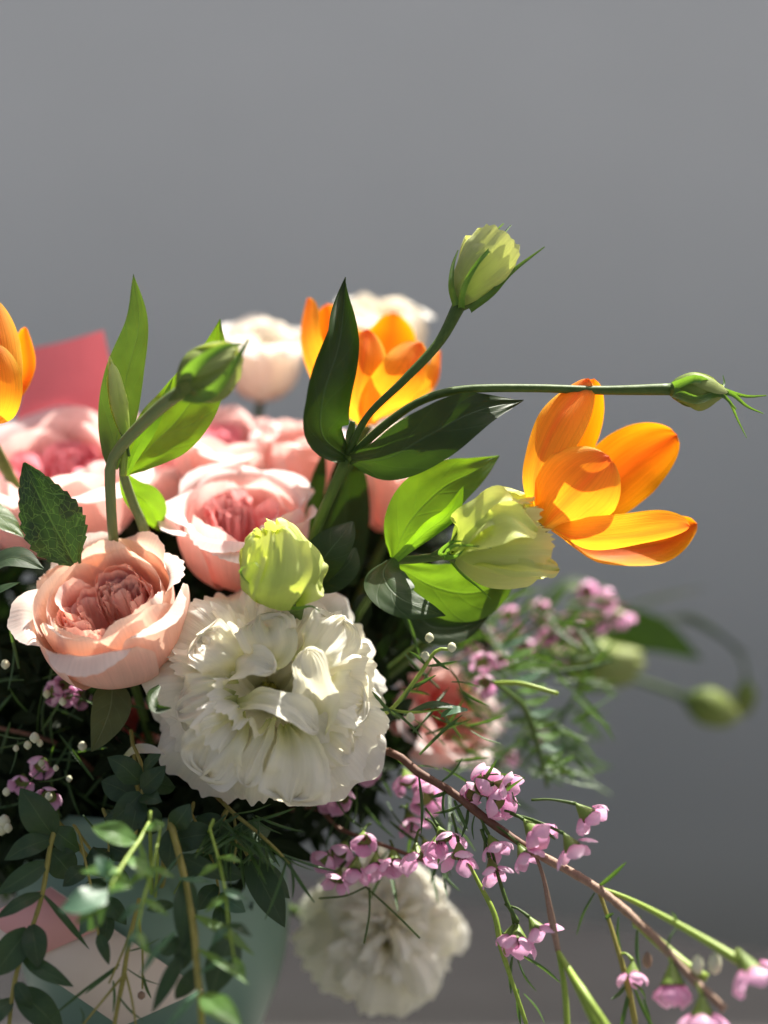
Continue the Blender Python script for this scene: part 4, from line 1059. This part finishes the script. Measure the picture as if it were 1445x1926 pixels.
for (x, y, r) in ((65, 1388, 10), (52, 1402, 8), (75, 1398, 7), (155, 1404, 9), (78, 1436, 7), (105, 1445, 6), (12, 1490, 8), (8, 1545, 12), (3, 1560, 12), (15, 1558, 9), (92, 1498, 8), (130, 1465, 6), (30, 1408, 6), (118, 1320, 8), (88, 1306, 8), (10, 1250, 9)):
    c = P(x, y, random.uniform(.5, 1.5))
    t.part('bud', Geo().add(lathe([(.0003, -S(r)), (S(r * .8), -S(r * .5)), (S(r), 0), (S(r * .7), S(r * .7)), (.0003, S(r * 1.1))], 10, c).v[0], gridfaces(5, 10, True)), M['wax_white'])
for k in range(60):
    x, y = random.uniform(-20, 230), random.uniform(1240, 1560)
    a = random.uniform(0, 6.28)
    l = random.uniform(50, 110)
    d = random.uniform(1, 4)
    needle(t, (x, y, d), (x + l * math.cos(a), y + l * math.sin(a), d - random.uniform(-1, 1)), .8)

# needle tuft under the big white flower
t = Thing('waxflower_sprig', 'flowerless needle leaved twig poking out under the big white flower', 'waxflower', P(440, 1530, -.4))
stem(t, [(400, 1490, 2), (440, 1530, -.6), (480, 1562, -1.2), (520, 1598, -1.8), (545, 1625, -2.1)], [4, 4, 4, 3, 2], 'stem_euc')
stem(t, [(440, 1532, -.6), (444, 1580, -1.2), (440, 1625, -1.5)], [3, 3, 2], 'stem_euc', 'twig', n=6)
for a, b in [((535, 1612, -2), (592, 1698, -2.6)), ((538, 1620, -2), (498, 1730, -2.6)), ((520, 1600, -1.8), (590, 1638, -2.4)), ((530, 1605, -1.9), (640, 1640, -1.6)), ((545, 1625, -2), (550, 1690, -2.2)), ((470, 1580, -1), (495, 1625, -2)), ((465, 1545, -1), (555, 1520, -1.2)), ((440, 1530, -.8), (510, 1512, -1.4)),
             ((455, 1545, -1), (350, 1620, -2)), ((450, 1550, -1), (362, 1625, -1.8)), ((445, 1560, -1.1), (380, 1600, -1.6)), ((440, 1540, -.8), (330, 1590, -1)), ((442, 1590, -1.3), (410, 1640, -1.8)), ((445, 1600, -1.3), (460, 1650, -1.9)), ((440, 1570, -1.1), (395, 1640, -1.6)), ((450, 1535, -.9), (365, 1585, -1.4)), ((470, 1560, -1), (420, 1600, -1.6)), ((485, 1570, -1.2), (485, 1650, -1.6)), ((500, 1580, -1.3), (440, 1640, -1.2))]:
    needle(t, a, b, .9)
for k in range(26):
    x, y = random.uniform(400, 500), random.uniform(1530, 1590)
    a = random.uniform(.3, 2.6)
    l = random.uniform(55, 110)
    needle(t, (x, y, random.uniform(-1.6, -.4)), (x + l * math.cos(a), y + l * math.sin(a), random.uniform(-3.2, -1)), .8)
# bare forked twig in front of the card
t = Thing('waxflower_sprig', 'bare forked twig hanging in front of the beige card', 'waxflower', P(240, 1800, -2.4))
stem(t, [(262, 1690, -1.8), (250, 1740, -2.2), (238, 1800, -2.5), (232, 1840, -2.6), (222, 1890, -2.8), (212, 1945, -2.9)], [4, 4, 4, 5, 4, 4], 'stem_euc')
for a in ([(255, 1715, -2), (235, 1780, -2.5), (205, 1850, -2.8)], [(232, 1835, -2.6), (195, 1880, -3), (150, 1935, -3.2)], [(236, 1830, -2.6), (248, 1880, -3), (258, 1945, -3.2)], [(262, 1730, -2), (268, 1790, -2), (268, 1860, -2)]):
    stem(t, a, [2.5, 2.5, 2], 'stem_euc', 'twig', n=6)
for a, b in [((225, 1815, -2.6), (92, 1918, -3)), ((222, 1820, -2.6), (160, 1870, -3)), ((212, 1845, -2.8), (212, 1905, -3)), ((225, 1875, -2.8), (270, 1920, -3)), ((240, 1822, -2.5), (300, 1852, -2.2)), ((235, 1790, -2.4), (300, 1765, -2)), ((270, 1835, -2), (285, 1878, -2)), ((155, 1925, -3.2), (150, 1895, -3.2))]:
    needle(t, a, b, .8)
c = P(266, 1872, -2)
t.part('seed', Geo().add(lathe([(.0003, -S(8)), (S(7), -S(4)), (S(7), S(3)), (.0003, S(7))], 10, c).v[0], gridfaces(4, 10, True)), M['stem_tan'])

# ------------------------------------------------------------------ eucalyptus
def euc(label, st, r, leaves, smat='stem_euc'):
    t = Thing('eucalyptus_sprig', label, 'eucalyptus', P(*st[0]))
    t.part('stem', gtube([HUB + Vector((0, -.02, -.02)), P(st[0][0], st[0][1], st[0][2] + .8)] + pts(st), [S(r * 1.1), S(r), S(r * .8)], n=8, m=50, wob=.08), M[smat])
    for k, L_ in enumerate(leaves):
        a, b, w = L_[:3]
        mat = L_[3] if len(L_) > 3 else 'euc'
        fc = L_[4] if len(L_) > 4 else (random.uniform(-.35, .35), -.8, random.uniform(.1, .6))
        m = ((a[0] + b[0]) / 2, (a[1] + b[1]) / 2 - random.uniform(-2, 6), (a[2] + b[2]) / 2 - .25)
        leaf(t, [a, m, b], [w * .25, w * .8, w, w * .98, w * .82, w * .5, .4], Vector(fc), M[mat], nu=9, nv=20, fold=random.uniform(.08, .22), ruf=.04, seed=k)
    return t
euc('eucalyptus sprig trailing down the left edge over the pink patch', [(108, 1545, -1), (95, 1590, -1.5), (80, 1680, -2), (62, 1740, -2.2), (40, 1800, -2.5), (25, 1860, -2.7), (16, 1940, -2.8)], 5, [
    ((100, 1572, -1.3), (38, 1482, -1.6), 34), ((95, 1578, -1.4), (8, 1618, -2), 22), ((88, 1622, -1.7), (-8, 1682, -2.2), 21), ((80, 1680, -2), (-8, 1728, -2.6), 16), ((80, 1682, -2), (168, 1786, -2.2), 9, 'euc', (.8, -.5, .2)),
    ((60, 1740, -2.3), (72, 1822, -2.8), 24), ((52, 1748, -2.3), (-15, 1838, -2.6), 30), ((42, 1800, -2.5), (138, 1856, -2.6), 17), ((30, 1850, -2.8), (60, 1898, -3), 17), ((22, 1880, -2.6), (-30, 1930, -3), 22), ((30, 1860, -2.6), (120, 1945, -2.4), 30),
    ((95, 1600, -1.2), (140, 1650, -.6), 30), ((100, 1560, -1), (150, 1600, -.4), 26)])
euc('eucalyptus sprig with a yellow stem hanging in front of the vase', [(322, 1552, -1.572), (335, 1600, -2.36), (352, 1675, -3.41), (365, 1750, -4.26), (370, 1815, -5.05), (377, 1880, -5.74), (380, 1945, -6.33)], 7, [
    ((325, 1558, -1.608), (358, 1512, -1.7), 22), ((322, 1560, -1.72), (318, 1640, -2), 24), ((352, 1650, -3.16), (345, 1785, -4.07), 24), ((342, 1605, -2.59), (288, 1684, -3.664), 9, 'euc_blue', (-.7, -.5, .4)), ((335, 1652, -3.272), (402, 1660, -3.72), 9, 'euc_blue', (0, -.4, .9)),
    ((368, 1722, -4.092), (480, 1798, -4.748), 15, 'euc_young_lit', (.4, -.5, .7)), ((331, 1752, -4.672), (262, 1838, -6.188), 14, 'euc_blue', (-.5, -.4, .7)), ((372, 1785, -4.87), (468, 1852, -6.072), 10, 'euc_young_lit', (.2, -.4, .8)), ((374, 1832, -5.352), (438, 1800, -5.36), 9, 'euc_blue', (0, -.4, .9)),
    ((375, 1862, -5.832), (308, 1940, -7.2), 13, 'euc_blue', (-.5, -.4, .7)), ((382, 1870, -5.88), (455, 1935, -7.37), 26, 'euc_young_lit', (.1, -.7, .6)), ((440, 1752, -3.672), (395, 1878, -4.428), 34), ((345, 1790, -3.9), (286, 1905, -4.79), 15), ((300, 1790, -3.5), (350, 1768, -3.568), 18),
    ((340, 1610, -2.22), (425, 1655, -2.09), 17), ((330, 1580, -1.64), (410, 1570, -1.18), 26), ((366, 1760, -3.92), (330, 1830, -3.74), 20), ((375, 1820, -4.68), (330, 1880, -4.44), 18), ((325, 1700, -2.76), (275, 1712, -3.032), 13)])
euc('young bright green eucalyptus tip left of the vase stem, pointing at the viewer', [(282, 1545, -3.2), (264, 1578, -4.2), (242, 1610, -5), (220, 1645, -5.8), (206, 1676, -6.4)], 4, [
    ((256, 1582, -4.4), (172, 1556, -4.6), 24, 'euc_young_lit', (-.1, -.75, .6)), ((240, 1612, -5), (294, 1650, -5.4), 16, 'euc_young_lit', (.3, -.6, .7)), ((228, 1638, -5.6), (150, 1640, -6), 15, 'euc_young_lit', (-.1, -.6, .8)), ((210, 1665, -6.2), (248, 1668, -6.8), 20, 'euc_young_lit', (.1, -.8, .5)),
    ((206, 1676, -6.3), (112, 1712, -7), 30, 'euc_blue', (-.2, -.75, .6)), ((204, 1684, -6.3), (142, 1738, -6.6), 16, 'euc_young_lit', (-.2, -.6, .7)), ((262, 1580, -4.2), (287, 1684, -4.2), 10, 'euc_young_lit', (.7, -.5, .3)), ((276, 1556, -3.8), (310, 1548, -3.8), 15, 'euc_young_lit', (.2, -.6, .7)), ((215, 1655, -5.8), (180, 1610, -6), 18, 'euc_blue', (-.2, -.6, .7)), ((205, 1680, -5.8), (166, 1752, -5.2), 20, 'euc')], 'stem_lime')
euc('short pale eucalyptus shoot between the two yellow stems', [(300, 1570, -3), (285, 1640, -4.5), (268, 1700, -5.4), (258, 1750, -6)], 3, [
    ((288, 1630, -4.4), (330, 1650, -4.8), 11, 'euc_young_lit', (.2, -.5, .8)), ((284, 1640, -4.5), (236, 1672, -5), 11, 'euc_young_lit', (-.2, -.5, .8)), ((272, 1690, -5.2), (318, 1722, -5.6), 10, 'euc_young_lit', (.2, -.5, .8)),
    ((268, 1700, -5.3), (222, 1738, -5.6), 11, 'euc_blue', (-.2, -.5, .8)), ((258, 1750, -6), (282, 1800, -6.4), 9, 'euc_young_lit', (.2, -.5, .8)), ((258, 1750, -6), (232, 1795, -6.2), 9, 'euc_blue', (-.2, -.5, .8))], 'stem_lime')
euc('dark eucalyptus cluster below the white flower on its left', [(250, 1400, .6), (266, 1440, -.4), (268, 1490, -.9), (262, 1530, -1.2), (255, 1570, -1.4)], 4, [
    ((264, 1472, -.7), (202, 1424, -1), 24), ((268, 1450, -.5), (303, 1418, -1), 16), ((266, 1485, -.9), (312, 1440, -1.2), 22), ((265, 1492, -1), (212, 1545, -1.2), 22), ((262, 1500, -1), (245, 1570, -1.4), 22), ((268, 1495, -1), (305, 1508, -1.5), 20), ((262, 1530, -1.2), (305, 1560, -1), 26), ((262, 1530, -1.1), (195, 1540, -.6), 24), ((262, 1540, -1.1), (225, 1610, -.8), 26), ((268, 1470, -.2), (330, 1480, .6), 26), ((255, 1500, 0), (190, 1470, .8), 26)])
euc('small leaved eucalyptus shoot lit from above at the right of the yellow stem', [(395, 1560, -2.4), (412, 1620, -3.6), (424, 1680, -4.4), (430, 1740, -4.8), (440, 1800, -5)], 3, [
    ((410, 1612, -3.4), (455, 1622, -4), 12, 'euc_young_lit', (.2, -.5, .8)), ((412, 1625, -3.6), (372, 1650, -4), 11, 'euc_young_lit', (-.2, -.5, .8)), ((422, 1672, -4.3), (468, 1692, -4.8), 12, 'euc_blue', (.2, -.5, .8)),
    ((424, 1685, -4.4), (385, 1716, -4.8), 12, 'euc_young_lit', (-.2, -.5, .8)), ((430, 1738, -4.8), (474, 1762, -5), 11, 'euc', (.2, -.6, .7)), ((430, 1745, -4.8), (396, 1780, -5), 11, 'euc_blue', (-.2, -.6, .7)), ((440, 1800, -5), (462, 1850, -5.2), 10, 'euc_young_lit', (.2, -.6, .7))], 'stem_lime')
euc('dark eucalyptus shoot crossing the card, left of the bare twig', [(150, 1570, -.5), (165, 1640, -1.6), (178, 1700, -2.2), (185, 1760, -2.6)], 3, [
    ((160, 1620, -1.2), (212, 1650, -1.6), 18), ((163, 1632, -1.4), (118, 1668, -1.8), 18), ((176, 1692, -2.1), (222, 1728, -2.6), 15), ((180, 1706, -2.2), (150, 1760, -2.6), 14, 'euc_blue'), ((185, 1758, -2.6), (205, 1815, -3), 12)])
euc('dark eucalyptus shoot with round leaves hiding the rim of the vase', [(360, 1530, .2), (385, 1580, -.8), (405, 1640, -1.2), (415, 1700, -1.4)], 3, [
    ((380, 1572, -.6), (330, 1600, -1), 24), ((384, 1580, -.8), (432, 1606, -1), 22), ((396, 1612, -1), (350, 1650, -1.2), 22), ((402, 1632, -1.2), (458, 1650, -1.4), 20), ((408, 1665, -1.3), (372, 1712, -1.4), 19), ((412, 1684, -1.4), (462, 1716, -1.6), 18, 'euc_blue'), ((415, 1700, -1.4), (420, 1768, -1.6), 18)])
euc('dark eucalyptus shoot spreading over the card beside the pink patch', [(200, 1540, .2), (205, 1600, -.8), (196, 1660, -1.2), (204, 1720, -1.6)], 3, [
    ((204, 1592, -.7), (252, 1622, -1), 22), ((205, 1600, -.8), (158, 1622, -1), 22), ((200, 1636, -1.1), (246, 1672, -1.4), 20), ((197, 1655, -1.2), (150, 1690, -1.4), 19), ((200, 1690, -1.4), (238, 1740, -1.6), 17), ((204, 1720, -1.6), (196, 1778, -1.8), 16)])
euc('single dark eucalyptus twig right of the vase, above the low white flower', [(420, 1540, .2), (455, 1590, -.6), (470, 1620, -.8)], 4, [
    ((468, 1615, -.8), (536, 1745, -1.2), 30, 'euc', (.2, -.9, .2)), ((455, 1590, -.5), (520, 1620, 0), 20), ((450, 1585, -.2), (380, 1620, .4), 26), ((470, 1620, -.4), (545, 1690, .4), 22), ((440, 1570, .4), (510, 1560, 1), 24), ((430, 1560, .2), (350, 1560, .2), 28)])

# ------------------------------------------------------------------ soft lisianthus at the far right
t = Thing('lisianthus_spray', 'blurred lisianthus stem at the far right with yellow green buds and long leaf', 'flower stem', P(1000, 1240, 20))
t.part('stem', gtube([HUB + Vector((.02, .01, -.05)), HUB + Vector((.02, .01, 0)), P(800, 1300, 19), P(1000, 1240, 20), P(1150, 1265, 20.5), P(1300, 1315, 21)], [S(10), S(8)]), M['stem'])
bud(t, (1045, 1245, 19), (1205, 1250, 19.5), 50, M['bud_green'], openm=.3, seed=31, twist=.5)
leaf(t, [(1000, 1225, 20), (1110, 1190, 20), (1220, 1190, 20.2), (1322, 1240, 21)], [16, 40, 44, 30, 1], Vector((.1, -1, -.05)), M['lis_leaf_dk'])
bud(t, (1290, 1315, 21), (1388, 1348, 21), 36, M['bud_green'], seed=32)
stem(t, [(1100, 1200, 21), (1200, 1180, 22), (1300, 1160, 22.5), (1390, 1230, 23), (1405, 1290, 23)], [3, 3, 3], 'stem', 'branch')
bud(t, (1404, 1280, 23), (1400, 1345, 23), 20, M['bud_green'], seed=33)
leaf(t, [(1150, 1150, 22), (1240, 1125, 22.5), (1330, 1105, 23)], [3, 7, 1], Vector((0, -.8, .6)), M['lis_leaf_dk'])
leaf(t, [(1240, 1160, 22), (1320, 1175, 22.5), (1410, 1235, 23)], [3, 9, 1], Vector((0, -.8, .6)), M['lis_leaf_dk'])
leaf(t, [(1000, 1150, 21), (1070, 1100, 21.5), (1150, 1110, 22)], [3, 14, 1], Vector((0, -.8, .6)), M['lis_leaf'])

# ------------------------------------------------------------------ the leafy mass inside the bouquet, coloured near-black to stand for shade
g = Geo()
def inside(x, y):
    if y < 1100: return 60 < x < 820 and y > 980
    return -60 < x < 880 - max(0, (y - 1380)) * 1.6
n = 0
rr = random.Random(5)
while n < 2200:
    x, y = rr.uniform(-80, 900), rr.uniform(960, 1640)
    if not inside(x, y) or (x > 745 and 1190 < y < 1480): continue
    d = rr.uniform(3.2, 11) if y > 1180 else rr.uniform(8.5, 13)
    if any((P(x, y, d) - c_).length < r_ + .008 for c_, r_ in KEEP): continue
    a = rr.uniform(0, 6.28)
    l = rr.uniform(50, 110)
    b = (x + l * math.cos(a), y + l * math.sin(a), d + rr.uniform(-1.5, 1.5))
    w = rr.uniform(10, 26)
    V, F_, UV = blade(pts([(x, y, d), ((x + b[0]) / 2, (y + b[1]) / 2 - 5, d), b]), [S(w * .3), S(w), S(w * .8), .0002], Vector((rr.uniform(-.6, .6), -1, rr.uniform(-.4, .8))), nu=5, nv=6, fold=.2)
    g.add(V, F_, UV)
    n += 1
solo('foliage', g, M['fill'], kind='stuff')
print('objects', len(bpy.data.objects))
